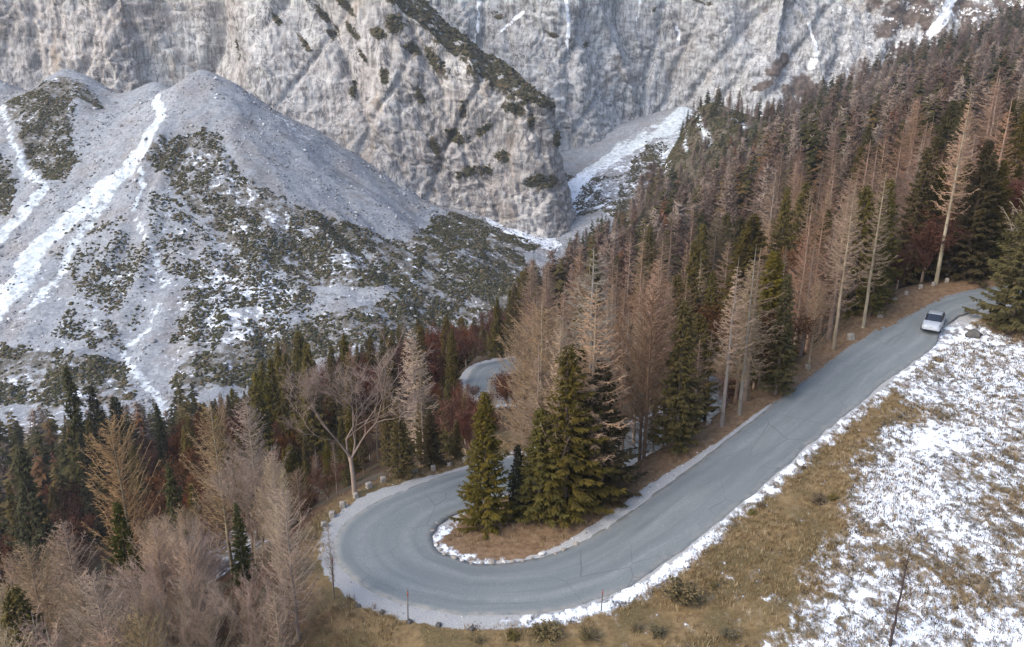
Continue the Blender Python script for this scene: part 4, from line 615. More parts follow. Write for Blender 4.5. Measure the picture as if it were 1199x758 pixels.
# a ploughed rim of snow along the outer edge
rim = np.where((sU > 0) & (dU > .1) & (GX > -4), (1-sstep(.6, 1.9, dU))*sstep(-4, 3, GX)*(.50+.22*sstep(14, 8, GX)+.12*(GX > 33)), 0)
A_snow = np.maximum(A_snow, rim*(GX < 40))
irim = np.where((sU <= 0) & (dU > 0) & (dU < .8), .54*sstep(2, -3, GX)*sstep(53, 50, GY), 0); A_snow = np.maximum(A_snow, irim)
A_snow = np.maximum(A_snow, .17*meadow*(GX > 4)*(GX < 30))
A_snow = np.maximum(A_snow, np.where(in_poly(WX, WY, [(-40, 64), (-20, 62), (-22, 100), (-45, 100)]), .3, 0))
for pts, s in zip(DEBRIS, DEBRIS_STRENGTH):
    A_debris = np.maximum(A_debris, s*line_mask(GX+2.2*fbm(GX*.08, GY*.08, octv=3, seed=51), GY+2.2*fbm(GX*.08, GY*.08, octv=3, seed=52), pts))
for poly, d in SCRUB: A_scrub = np.maximum(A_scrub, d*in_poly(WX, WY, poly))
for poly in BARE: A_scrub = np.where(in_poly(WX, WY, poly), A_scrub*.06, A_scrub)
A_scrub *= (1-np.clip(A_debris*1.3, 0, 1))
A_scree = np.maximum(A_scree, np.clip(A_debris*1.5, 0, 1)*(GY > 150)); A_snow = np.maximum(A_snow*(1-.6*(A_scrub > .7)*A_far), .2*(A_scrub > .3)*A_far)
gm = mesh_np('ground', np.stack([GX, GY, GZ], -1).reshape(-1, 3), grid_faces(len(XS), len(YS)), M['ground'], True)
for nme, v in (('snow', A_snow), ('forest', A_forest), ('litter', A_litter), ('scree', A_scree), ('debris', A_debris), ('scrub', A_scrub*.9), ('gravel', A_gravel), ('far', sstep(130, 210, GY))): attr(gm, nme, v)
tag(obj('ground', gm), kind='structure')
def zg(x, y): return float(ground(np.array([x], float), np.array([y], float))[0])
# ----------------------------------------------------------------- roads
def road_mesh(name, R, nc=13):
    u = np.r_[0, np.linspace(.004, .996, nc), 1]; L = np.hypot(np.diff(R[:, 0], prepend=R[0, 0]), np.diff(R[:, 1], prepend=R[0, 1])).cumsum()
    ed = .26*fbm(L*.7, L*0, octv=4, seed=5, gain=.7); eo = .26*fbm(L*.7, L*0+7, octv=4, seed=6, gain=.7)
    w = np.hypot(R[:, 2]-R[:, 0], R[:, 3]-R[:, 1])
    uu = u[None, :]*(1+(eo-ed)[:, None]/w[:, None])+ed[:, None]/w[:, None]
    x = R[:, :1]+(R[:, 2:3]-R[:, :1])*uu; y = R[:, 1:2]+(R[:, 3:4]-R[:, 1:2])*uu
    z = R[:, 4:5]+.05*(1-(2*u[None]-1)**2)+0*x-np.where((u == 0) | (u == 1), .16, 0)[None]+.004
    me = mesh_np(name, np.stack([x, y, z], -1).reshape(-1, 3), grid_faces(*x.shape)[:, ::-1], M['asphalt'], True)
    attr(me, 'cross', np.broadcast_to(u, x.shape)); 
    attr(me, 'along', np.broadcast_to(L[:, None], x.shape))
    return me
tag(obj('road', road_mesh('road', RU)), kind='structure')
tag(obj('lower_road', road_mesh('lower_road', RL)), kind='structure')
# ----------------------------------------------------------------- cliffs
def resample_xy(pts, step):
    p = np.array(pts, float); out = []
    for i in range(len(p)-1):
        n = max(1, int(np.hypot(*(p[i+1]-p[i])[:2])/step)); t = np.arange(n)/n
        out.append(p[i]+(p[i+1]-p[i])*t[:, None])
    q = np.concatenate(out+[p[-1:]])
    k = np.ones(15)/15
    for c in range(q.shape[1]):
        e = np.pad(q[:, c], 7, mode='edge'); q[:, c] = np.convolve(e, k, 'valid')
    return q
LEDGE_SPOTS = []
def cliff(name, base, z0, steep, top_len, step, amp, seed, paint, clefts=()):
    """base rows: x, y, z of the brow, lean; the face rises from z0 to the brow, then lies back as a shelf and drops behind it"""
    q = resample_xy(base, step); nu = len(q)
    q[:, 2] += 3.2*fbm(np.arange(nu)*step*.06, np.zeros(nu), octv=5, seed=seed+71, gain=.6)
    tx = np.gradient(q[:, 0]); ty = np.gradient(q[:, 1]); L = np.hypot(tx, ty); nx, ny = -ty/L, tx/L      # into the rock
    k = np.ones(41)/41
    nx = np.convolve(np.pad(nx, 20, mode='edge'), k, 'valid'); ny = np.convolve(np.pad(ny, 20, mode='edge'), k, 'valid'); L = np.hypot(nx, ny); nx /= L; ny /= L
    hmax = (q[:, 2]-z0).max(); nv = int(hmax/step)+1; ns = int(top_len/step)
    v = np.linspace(0, 1, nv)
    H = (q[:, 2]-z0)[:, None]*v[None]; Z = z0+H; back = H*q[:, 3:4]
    sh = np.linspace(0, 1, ns+1)[1:]
    Zs = q[:, 2:3]+sh[None]*top_len*.36; Bs = back[:, -1:]+sh[None]*top_len*.9
    dr = np.linspace(0, 1, 6)[1:]
    Zd = Zs[:, -1:]-dr[None]*60; Bd = Bs[:, -1:]+dr[None]*15
    Z = np.concatenate([Z, Zs, Zd], 1); B = np.concatenate([back, Bs, Bd], 1)
    X = q[:, :1]+nx[:, None]*B; Y = q[:, 1:2]+ny[:, None]*B
    XX = X+.42*Z; s = Z*.55
    rib = fbm(XX*.021+seed, Y*.021, s*.021, octv=3, seed=seed, ridged=True)
    mid = fbm(XX*.07, Y*.07, s*.06, octv=5, seed=seed+9, ridged=True)
    fine = fbm(X*.3, Y*.3, Z*.25, octv=4, seed=seed+17)
    ledge = fbm(X*.02, Y*.02, (Z+.25*X)*.16, octv=4, seed=seed+23, ridged=True)
    wob = fbm(X*.03, Y*.03, Z*.03, octv=4, seed=seed+31)
    def saw(q, sharp=.8):
        f = q-np.floor(q); return np.where(f < sharp, f/sharp, (1-f)/(1-sharp))
    def blocks(q, k):                      # every slab stands out by its own amount
        return vnoise(np.floor(q), np.floor(q)*0+k, seed=seed+k)
    q1 = (Z*.80-X*.55)/9.+2.2*wob; q2 = (Z*.35+X*.95+Y*.3)/13.+1.8*wob+.5*np.floor(q1); q3 = (Z*.9+X*.3)/3.4+2.0*wob; q4 = (X-.2*Z)/4.6+1.6*wob+np.floor(q3)*.37
    slab = .55*saw(q1)+.5*saw(q2)+.20*saw(q3)+.22*saw(q4)+.16*blocks(q2+7*np.floor(q1), 41)+.10*blocks(q4+5*np.floor(q3), 42)
    msk = .35+.65*sstep(-.5, .3, fbm(X*.025, Y*.025, Z*.03, octv=3, seed=seed+51))
    d = amp*(rib*1.25+mid*.24+fine*.10+ledge*.12+slab*.5*msk)+9*fbm(XX*.012, Y*.012, Z*.008, octv=2, seed=seed+81)
    for cx, lean, wd, dp in clefts:
        o = X-(cx+lean*Z+5*fbm(Z*.05, Z*0+cx, octv=3, seed=seed+83)); d = d-.62*dp*np.exp(-(o/wd)**2)*(.5+.5*sstep(-.4, .3, fbm(Z*.03, Z*0+cx*1.7, octv=2, seed=84)))
    shelf = np.zeros(Z.shape); shelf[:, nv:] = 1
    X2 = X-nx[:, None]*d*(1-.55*shelf); Y2 = Y-ny[:, None]*d*(1-.55*shelf); Z2 = Z+shelf*amp*(.35*mid+.3*rib+.2*fine)+(1-shelf)*amp*.15*ledge
    me = mesh_np(name, np.stack([X2, Y2, Z2], -1).reshape(-1, 3), grid_faces(*Z.shape)[:, ::-1], M['rock'], False)
    at = paint(X2, Y2, Z2, shelf, rib, mid, ledge)
    for nme, val in at.items(): attr(me, nme, val)
    k = (at['veg'] > .55) & (Z2 < 60) & (Z2 > -80); LEDGE_SPOTS.append(np.stack([X2[k], Y2[k], Z2[k]], -1))
    return tag(obj(name, me), kind='structure')
def blob(x, z, cx, cz, rx, rz, rot=0):
    c, s = math.cos(rot), math.sin(rot); a = ((x-cx)*c+(z-cz)*s)/rx; b = (-(x-cx)*s+(z-cz)*c)/rz
    return np.clip(1.3-np.hypot(a, b), 0, 1)
# ---- the buttress beside the talus cones, and the high wall behind it
A_BASE = [(-560, 470, 110, .34), (-420, 452, 110, .32), (-330, 458, 108, .32), (-240, 462, 105, .3), (-200, 464, 100, .3), (-180, 482, 100, .3), (-160, 454, 100, .32), (-140, 440, 95, .36), (-110, 436, 85, .36), (-80, 434, 62, .34),
          (-62, 434, 40, .30), (-50, 435, 29, .30), (-40, 436, 24, .30), (-30, 437, 13, .28), (-18, 438, 7, .26), (-8, 440, -4, .26), (4, 441, -5, .20), (14, 443, -10, .18), (23, 447, -9, .18), (32, 456, -11, .22), (39, 474, -18, .3), (43, 500, -34, .5), (48, 535, -46, .6)]
def paint_a(X, Y, Z, shelf, rib, mid, ledge):
    veg = np.maximum(shelf*.62*(X > -95), shelf*.5)
    for cx, cz, rx, rz, ro in ((-60, 28, 9, 7, -.5), (-69, 23, 7, 4, -.6), (-40, 9, 12, 5, -.8), (-84, 25, 10, 2.5, -.9), (-100, 32, 14, 2.5, -.8), (-125, 30, 6, 2.5, -.8), (0, -13, 10, 3.5, -.4), (-30, -28, 11, 5, -.3), (-20, -46, 16, 4, .1), (12, -50, 10, 5, .2), (-84, -5, 3, 8, 0), (10, -20, 3, 6, 0), (-95, 22, 5, 3, -.9), (-110, 18, 9, 2, -.9), (-78, 12, 7, 2, -.9), (-88, 38, 12, 3, -.8), (-66, 2, 4, 7, .3), (-48, -8, 3, 7, .2), (-26, -14, 3, 7, .2), (-14, -24, 8, 3, .6), (-40, -34, 3, 8, .3), (-5, -38, 7, 4, -.3), (-150, 16, 2.5, 9, .2), (-52, 16, 8, 4, -.7), (24, -30, 3, 8, .1), (20, -52, 9, 4, .1)):
        veg = np.maximum(veg, .66*blob(X, Z, cx, cz, rx*1.25, rz*1.25, ro))
    veg = np.maximum(veg, .33*sstep(.1, .5, fbm(X*.05, Y*.05, Z*.05, octv=3, seed=91))*(X > -130))
    warm = sstep(-70, -30, X)*.25+.55+.2*(X < -190)
    brown = .42*sstep(.3, .7, -rib)*(X > -140)
    edge = .56*sstep(-11, 2, Z-np.interp(X, [-70, -50, -30, -8, 12, 28], [44, 29, 13, -4, -12, -17]))*(X > -72)*(X < 30); veg = np.maximum(veg, edge)
    return dict(veg=veg, warm=warm, brown=brown, snow=np.zeros(X.shape)+.18*(shelf*(X < -95)))
cliff('buttress_cliff', A_BASE, -95, 0, 34, .7, 5.5, 3, paint_a, [(-172, .25, 4, 12), (-140, .5, 2.5, 6), (-112, .7, 2, 6), (-84, -.55, 2.2, 6), (-60, .6, 1.8, 5), (-42, -.5, 2, 5), (-20, .4, 1.8, 5), (4, -.35, 1.6, 4), (-205, -.3, 3, 7), (-235, .4, 3, 7), (-260, -.2, 3, 6)])
B_BASE = [(-160, 560, 150, .30), (-90, 575, 150, .3), (-20, 580, 150, .3), (28, 566, 150, .3), (50, 572, 150, .3), (70, 590, 150, .3), (92, 612, 150, .3), (112, 622, 150, .32), (126, 612, 150, .34), (136, 604, 150, .36), (150, 606, 150, .4),
          (165, 590, 150, .42), (182, 584, 150, .46), (205, 592, 150, .5), (240, 588, 150, .55), (290, 572, 150, .6), (360, 560, 160, .6), (460, 540, 170, .6), (640, 500, 180, .6)]
B_SNOW = [[(-20, 47, 2), (-22, 22, 1.5), (-25, 8, 1)], [(36, 44, 2), (38, 20, 2.2), (39, 6, 1)], [(92, 44, 1.5), (90, 26, 1)], [(210, 26, 3), (214, 8, 3), (210, -2, 3.4)],
          [(308, 44, 6), (300, 30, 6), (290, 18, 4)], [(120, 24, 2), (120, 12, 1.2)], [(8, 34, 2), (0, 26, 1.5), (-8, 20, 1)]]
def paint_b(X, Y, Z, shelf, rib, mid, ledge):
    snow = np.zeros(X.shape)
    for pts in B_SNOW: snow = np.maximum(snow, .66*line_mask(X+3.5*mid, Z, [(a, b, c*1.6) for a, b, c in pts]))
    snow = np.maximum(snow, .44*sstep(190, 240, X)*sstep(-.1, .4, ledge)); snow = np.maximum(snow, .34*sstep(.35, .6, ledge)*sstep(10, 35, Z)*(X < 215))
    veg = np.zeros(X.shape)
    for cx, cz, rx, rz, ro in ((-10, 32, 12, 4, -.4), (50, 12, 4, 5, 0), (26, 20, 12, 3, -.3), (135, 40, 16, 3, -.3), (100, 36, 6, 4, 0)): veg = np.maximum(veg, .62*blob(X, Z, cx, cz, rx, rz, ro))
    brown = .72*sstep(215, 290, X+.3*Z)*(1-.4*sstep(.2, .6, mid))
    for cx, cz, rx, rz, ro in ((186, 0, 16, 7, .5), (200, -14, 18, 10, .3), (172, -14, 12, 4, .5)): brown = np.maximum(brown, .8*blob(X, Z, cx, cz, rx, rz, ro))
    warm = .05+.5*blob(X, Z, 120, 20, 14, 30)+.4*blob(X, Z, -8, 22, 9, 6)+.5*blob(X, Z, 166, 42, 18, 8)
    return dict(veg=veg, warm=np.clip(warm, 0, 1), brown=brown, snow=snow)
cliff('high_cliff', B_BASE, -75, 0, 10, .95, 6.5, 8, paint_b, [(-22, .1, 3, 7), (6, -.3, 2.5, 6), (38, .1, 3, 8), (58, .4, 2.5, 6), (80, -.25, 2.5, 7), (100, .2, 2.5, 6), (122, .5, 3, 8), (148, .8, 4, 9), (170, .7, 3, 8), (196, .8, 3.5, 9), (225, .5, 4, 8), (260, .6, 4, 9), (300, .4, 5, 9), (340, .6, 5, 9)])
# ----------------------------------------------------------------- dwarf growth and boulders on the talus
def ico():
    bm = bmesh.new(); bmesh.ops.create_icosphere(bm, subdivisions=1, radius=1); bm.verts.ensure_lookup_table()
    v = np.array([x.co for x in bm.verts]); f = np.array([[q.index for q in p.verts] for p in bm.faces]); bm.free(); return v, f
def lumps(name, pos, size, flat, mat, jit=.35, tone=None):
    v0, f0 = ico(); n = len(pos); nv = len(v0)
    r = RNG.uniform(1-jit, 1+jit, (n, nv, 1)); ang = RNG.uniform(0, 6.283, n); c, s = np.cos(ang), np.sin(ang)
    v = v0[None]*r; st = RNG.uniform(.75, 1.35, (n, 1)); v = np.stack([v[..., 0]*st, v[..., 1]/st, v[..., 2]*flat], -1)
    v = np.stack([v[..., 0]*c[:, None]-v[..., 1]*s[:, None], v[..., 0]*s[:, None]+v[..., 1]*c[:, None], v[..., 2]], -1)*size[:, None, None]+pos[:, None]
    me = mesh_np(name, v.reshape(-1, 3), (f0[None]+(np.arange(n)*nv)[:, None, None]).reshape(-1, 3), mat)
    attr(me, 'tone', np.repeat(RNG.uniform(0, 1, n), nv))
    return me
def toned(name, *stops):
    t = NT(name); t.col(t.cols(t.attr('tone'), *stops)); t.b.inputs['Specular IOR Level'].default_value = .1; return t.m
def sampler(A, xlo, xhi, ylo, yhi, n, power=1.):
    """points drawn where the ground's mask A is high"""
    x = RNG.uniform(xlo, xhi, n); y = RNG.uniform(ylo, yhi, n)
    i = np.clip(np.searchsorted(XS, x)-1, 0, len(XS)-2); j = np.clip(np.searchsorted(YS, y)-1, 0, len(YS)-2)
    m = A[i, j]; clump = .5+.9*fbm(x*.06, y*.06, octv=3, seed=77)+1.5*fbm(x*.2, y*.2, octv=3, seed=78)
    keep = RNG.uniform(0, 1, n) < m**power*np.clip(clump*1.5, 0.05, 1.4)
    x, y, i, j = x[keep], y[keep], i[keep], j[keep]
    fx = (x-XS[i])/(XS[i+1]-XS[i]); fy = (y-YS[j])/(YS[j+1]-YS[j])
    z = (GZ[i, j]*(1-fx)+GZ[i+1, j]*fx)*(1-fy)+(GZ[i, j+1]*(1-fx)+GZ[i+1, j+1]*fx)*fy
    return np.stack([x, y, z], -1)
pos = sampler(np.clip(A_scrub+.4*(1-A_far)*(GX > 60)*(GY > 380), 0, .9), -270, 200, 200, 560, 900000)
led = np.concatenate(LEDGE_SPOTS); led = led[RNG.uniform(0, 1, len(led)) < .22]; print('scrub', len(pos), len(led)); pos = np.concatenate([pos, led])
sz = .22+.6*RNG.uniform(0, 1, len(pos))**2.2; sz[-len(led):] *= 1.7
me = lumps('dwarf_pine_scrub', pos+np.c_[0*sz, 0*sz, .15*sz], sz, .6, toned('dwarf_pine', (0, (.020, .022, .010)), (.45, (.045, .045, .018)), (.8, (.085, .070, .030)), (1, (.12, .085, .06))))
tag(obj('dwarf_pine_scrub', me), kind='stuff')
pos = sampler(np.clip(A_scree*(1-A_debris)*.5+.3*A_debris, 0, 1), -270, 60, 230, 460, 42000)
sz = RNG.uniform(.15, .5, len(pos))*np.where(RNG.uniform(0, 1, len(pos)) < .06, 2.2, 1)
me = lumps('scree_boulders', pos, sz, .75, toned('boulder_rock', (0, (.07, .068, .066)), (.45, (.19, .19, .19)), (.8, (.36, .36, .365)), (1, (.60, .61, .62))))
tag(obj('scree_boulders', me), kind='stuff')
# ----------------------------------------------------------------- grass tufts and stones on the verges
def tufts(name, pos, h, mat, blades=7, spread=.16, w=.014):
    n = len(pos); k = n*blades; a = RNG.uniform(0, 6.283, k); r = np.sqrt(RNG.uniform(0, 1, k))*spread
    hh = np.repeat(h, blades)*RNG.uniform(.55, 1.15, k); base = np.repeat(pos, blades, 0)+np.stack([np.cos(a)*r, np.sin(a)*r, 0*a], -1)
    lean = RNG.uniform(.2, .9, k)*hh; b = a+RNG.uniform(-.7, .7, k); tip = base+np.stack([np.cos(b)*lean, np.sin(b)*lean, hh], -1); mid = (base+tip)/2+np.c_[0*a, 0*a, .12*hh]
    px, py = -np.sin(b)*w, np.cos(b)*w; off = np.stack([px, py, 0*px], -1)
    v = np.stack([base-off, base+off, mid+off*.8, mid-off*.8, tip], 1)
    i = (np.arange(k)*5)[:, None]
    me = mesh_np(name, v.reshape(-1, 3), [i+np.array([[0, 1, 2, 3]]), i+np.array([[3, 2, 4]])], mat)
    attr(me, 'tone', np.repeat(np.repeat(RNG.uniform(0, 1, n), blades), 5)); return me
open_grass = np.clip((1-A_forest)*(1-A_far)*(1-A_litter*.75)*(dU > .7)*(A_gravel < .4), 0, 1)*(1-.5*(A_snow > .4))
pos = sampler(open_grass, -16, 48, 32, 86, 52000, 1)
grass_m = toned('dry_grass', (0, (.10, .065, .03)), (.35, (.19, .13, .06)), (.7, (.27, .195, .10)), (1, (.33, .27, .17)))
tag(obj('dry_grass', tufts('dry_grass', pos, RNG.uniform(.12, .34, len(pos)), grass_m)), kind='stuff')
pos = sampler(np.clip((A_snow > .3)*(1-A_far)*(dU > .9)+0, 0, 1).astype(float), 0, 52, 32, 80, 30000)
tag(obj('stubble_in_snow', tufts('stubble_in_snow', pos, RNG.uniform(.06, .2, len(pos)), toned('frosted_stubble', (0, (.028, .030, .034)), (.6, (.07, .068, .062)), (1, (.16, .14, .10))), 6, .14, .018)), kind='stuff')
pos = sampler(np.clip((A_gravel > .3)*1.0+.12*(A_snow > .3)*(GX > 8)*(1-A_far), 0, 1)*(dU > .15), -16, 48, 34, 86, 22000)
tag(obj('verge_gravel', lumps('verge_gravel', pos, RNG.uniform(.02, .075, len(pos)), .7, toned('gravel_stone', (0, (.13, .125, .12)), (.5, (.32, .31, .3)), (1, (.55, .54, .53))))), kind='stuff')
# ----------------------------------------------------------------- trees
class TB:
    """collects tapered tubes and needle sprays"""
    def __init__(s): s.v = []; s.q = []; s.t = []; s.n = 0
    def tube(s, pts, rad, sides=3):
        pts = np.asarray(pts, float); m = len(pts)
        d = np.gradient(pts, axis=0); d /= np.linalg.norm(d, axis=1)[:, None]+1e-9
        up = np.array([0, 0, 1.]) if abs(d[0, 2]) < .9 else np.array([1., 0, 0])
        a = np.cross(d, up); a /= np.linalg.norm(a, axis=1)[:, None]+1e-9; b = np.cross(d, a)
        th = np.arange(sides)/sides*6.2832
        ring = pts[:, None]+np.asarray(rad)[:, None, None]*(a[:, None]*np.cos(th)[None, :, None]+b[:, None]*np.sin(th)[None, :, None])
        s.v.append(ring.reshape(-1, 3)); i = s.n
        for r in range(m-1):
            for k in range(sides):
                k2 = (k+1) % sides; s.q.append((i+r*sides+k, i+r*sides+k2, i+(r+1)*sides+k2, i+(r+1)*sides+k))
        s.n += m*sides
    def spikes(s, base, tip, r):
        """many thin three-sided twigs at once: base, tip (n,3), r (n,)"""
        base = np.asarray(base); tip = np.asarray(tip); n = len(base)
        if not n: return
        d = tip-base; d = d/(np.linalg.norm(d, axis=1)[:, None]+1e-9); a = np.cross(d, [.13, .21, .97]); a /= np.linalg.norm(a, axis=1)[:, None]+1e-9; b = np.cross(d, a)
        r = np.asarray(r)[:, None]
        v = np.stack([base+a*r, base+(-.5*a+.87*b)*r, base+(-.5*a-.87*b)*r, tip], 1); s.v.append(v.reshape(-1, 3))
        i = (s.n+np.arange(n)*4)[:, None]
        s.t.append(np.concatenate([i+np.array([[0, 1, 3]]), i+np.array([[1, 2, 3]]), i+np.array([[2, 0, 3]])])); s.n += n*4
    def sprays(s, base, tip, nrm, w, sag=.1):
        """needle sprays: pointed double blades with a raised keel"""
        base = np.asarray(base); tip = np.asarray(tip); n = len(base)
        d = tip-base; a = np.cross(d, nrm); a /= np.linalg.norm(a, axis=1)[:, None]+1e-9; L = np.linalg.norm(d, axis=1)[:, None]
        m = base+d*.45; w = np.asarray(w)[:, None]; k = np.asarray(nrm)*L*.08
        v = np.stack([base, m+a*w-k, tip-np.array([[0, 0, 1]])*sag*L, m-a*w-k, m+k], 1); s.v.append(v.reshape(-1, 3))
        i = (s.n+np.arange(n)*5)[:, None]
        s.t.append(np.concatenate([i+np.array([[0, 1, 4]]), i+np.array([[1, 2, 4]]), i+np.array([[2, 3, 4]]), i+np.array([[3, 0, 4]])])); s.n += n*5
    def mesh(s, name, mat):
        f = []
        if s.q: f.append(np.array(s.q))
        if s.t: f.append(np.concatenate(s.t))
        return mesh_np(name, np.concatenate(s.v), f, mat)
def trunk_pts(h, wob, rng, n=9, r0=.2, lean=0):
    t = np.linspace(0, 1, n); o = rng.uniform(-1, 1, (n, 2))*wob*(t*(1-t)*2)[:, None]
    p = np.stack([o[:, 0]+lean*t*t*h, o[:, 1], -.6+t*(h+.6)], -1)
    return p, r0*(1-t)**.85+.015
def on_trunk(p, h, z): return np.array([np.interp(z, p[:, 2], p[:, 0]), np.interp(z, p[:, 2], p[:, 1]), z])
def larch_meshes(seed, h=18., R=3.2, cb=.2, nbr=130, up=.12, dens=9, power=.8, tw=.021, lean=0, gap=0., tz=(-.45, .35)):
    """bare larch: straight stem, thin whorled limbs, a haze of twigs"""
    rng = np.random.default_rng(seed); tr = TB(); p, r = trunk_pts(h, .12, rng, 10, .012*h, lean); tr.tube(p, r, 7)
    c = TB(); bb, tt, rr = [], [], []
    side = rng.uniform(.55, 1.25, (9, 7)); side = (side+np.roll(side, 1, 0))/2; top = rng.uniform(.9, 1.0)
    for k in range(nbr):
        f = (k+rng.uniform(0, 1))/nbr; t = f**.85; z = h*(cb+(top-.012-cb)*t)+rng.normal(0, .12); az = k*2.39996+rng.uniform(-.4, .4)
        if rng.uniform() < gap: continue
        L = R*((1-t)**power*(.55+.45*min(1, t*5))+.08)*rng.uniform(.55, 1.15)*side[min(8, int(t*9)), int(az*7/6.2832) % 7]
        o = on_trunk(p, h, z); u = np.linspace(0, 1, 5); e = up+rng.uniform(-.12, .12)+.25*t
        pts = o+np.stack([np.cos(az)*L*u, np.sin(az)*L*u, L*(e*u-.32*(1-t)*u*(1-u)*1.5+.22*u**3)], -1)
        pts[1:-1] += rng.normal(0, .03*L, (3, 3))
        c.tube(pts, .004*L+np.linspace(.030, .006, 5)*min(1, .45+.22*L), 3)
        n = int(L*dens)+3; q = rng.uniform(.12, 1, n); b = np.stack([np.interp(q, u, pts[:, i]) for i in range(3)], -1)
        sd = rng.choice([-1, 1], n)*rng.uniform(.5, 1.3, n); a = az+sd; l = (.22+.32*L*(1-.6*q)*.5)*rng.uniform(.5, 1.2, n)
        tip = b+np.stack([np.cos(a)*l, np.sin(a)*l, l*rng.uniform(*tz, n)], -1)
        bb.append(b); tt.append(tip); rr.append(np.full(n, tw))
        for m in range(3):
            w = rng.uniform(.2, .95, n)[:, None]; b2 = b+(tip-b)*w; a2 = a+rng.uniform(-1.2, 1.2, n); l2 = l*rng.uniform(.3, .65, n)
            bb.append(b2); tt.append(b2+np.stack([np.cos(a2)*l2, np.sin(a2)*l2, l2*rng.uniform(-.6, .5, n)], -1)); rr.append(np.full(n, tw*.75))
    c.spikes(np.concatenate(bb), np.concatenate(tt), np.concatenate(rr))
    return tr.mesh('larch_trunk', M['larch_bark']), c.mesh('larch_crown', M['larch'])
def spruce_meshes(seed, h=16., R=2.3, cb=.06, nbr=190, power=.85, droop=.25, fill=1., ragged=.3):
    rng = np.random.default_rng(seed); tr = TB(); p, r = trunk_pts(h, .06, rng, 8, .013*h); tr.tube(p, r, 7)
    c = TB(); B, T, N, W = [], [], [], []
    side = rng.uniform(1-ragged, 1+ragged*.5, 9)
    for k in range(nbr):
        f = (k+rng.uniform(0, 1))/nbr; t = f**.9; z = h*(cb+(.985-cb)*t); az = k*2.39996+rng.uniform(-.45, .45)
        L = R*((1-t)**power+.05)*rng.uniform(.62, 1.12)*side[int(az*9/6.2832) % 9]
        o = on_trunk(p, h, z); u = np.linspace(0, 1, 4); e = -droop*(1-t)+.35*t+rng.uniform(-.1, .1)
        dz = L*(e*u+.30*u*u*(1-t*.6)); pts = o+np.stack([np.cos(az)*L*u, np.sin(az)*L*u, dz], -1)
        c.tube(pts, np.linspace(.035, .008, 4)*min(1, .4+.3*L), 3)
        n = int((L*11+4)*fill); q = np.sqrt(rng.uniform(.02, 1, n)); b = np.stack([np.interp(q, u, pts[:, i]) for i in range(3)], -1)
        a = az+rng.choice([-1, 1], n)*rng.uniform(.15, 1.05, n); l = np.clip(.30+.38*L*(1-q)*.8, .2, .85)*rng.uniform(.7, 1.25, n)
        tip = b+np.stack([np.cos(a)*l, np.sin(a)*l, l*rng.uniform(-.5, .12, n)], -1)
        nr = np.stack([rng.normal(0, .35, n), rng.normal(0, .35, n), np.ones(n)], -1); nr /= np.linalg.norm(nr, axis=1)[:, None]
        B.append(b); T.append(tip); N.append(nr); W.append(l*rng.uniform(.13, .24, n))
        # hanging side sprays below the limb
        m = int(n*.5); q2 = rng.uniform(.2, 1, m); b = np.stack([np.interp(q2, u, pts[:, i]) for i in range(3)], -1); l = rng.uniform(.2, .5, m)
        tip = b+np.stack([rng.normal(0, .12, m), rng.normal(0, .12, m), -l], -1); a = rng.uniform(0, 6.28, m)
        B.append(b); T.append(tip); N.append(np.stack([np.cos(a), np.sin(a), 0*a], -1)); W.append(l*.22)
    c.sprays(np.concatenate(B), np.concatenate(T), np.concatenate(N), np.concatenate(W))
    return tr.mesh('spruce_trunk', M['spruce_bark']), c.mesh('spruce_crown', M['spruce'])
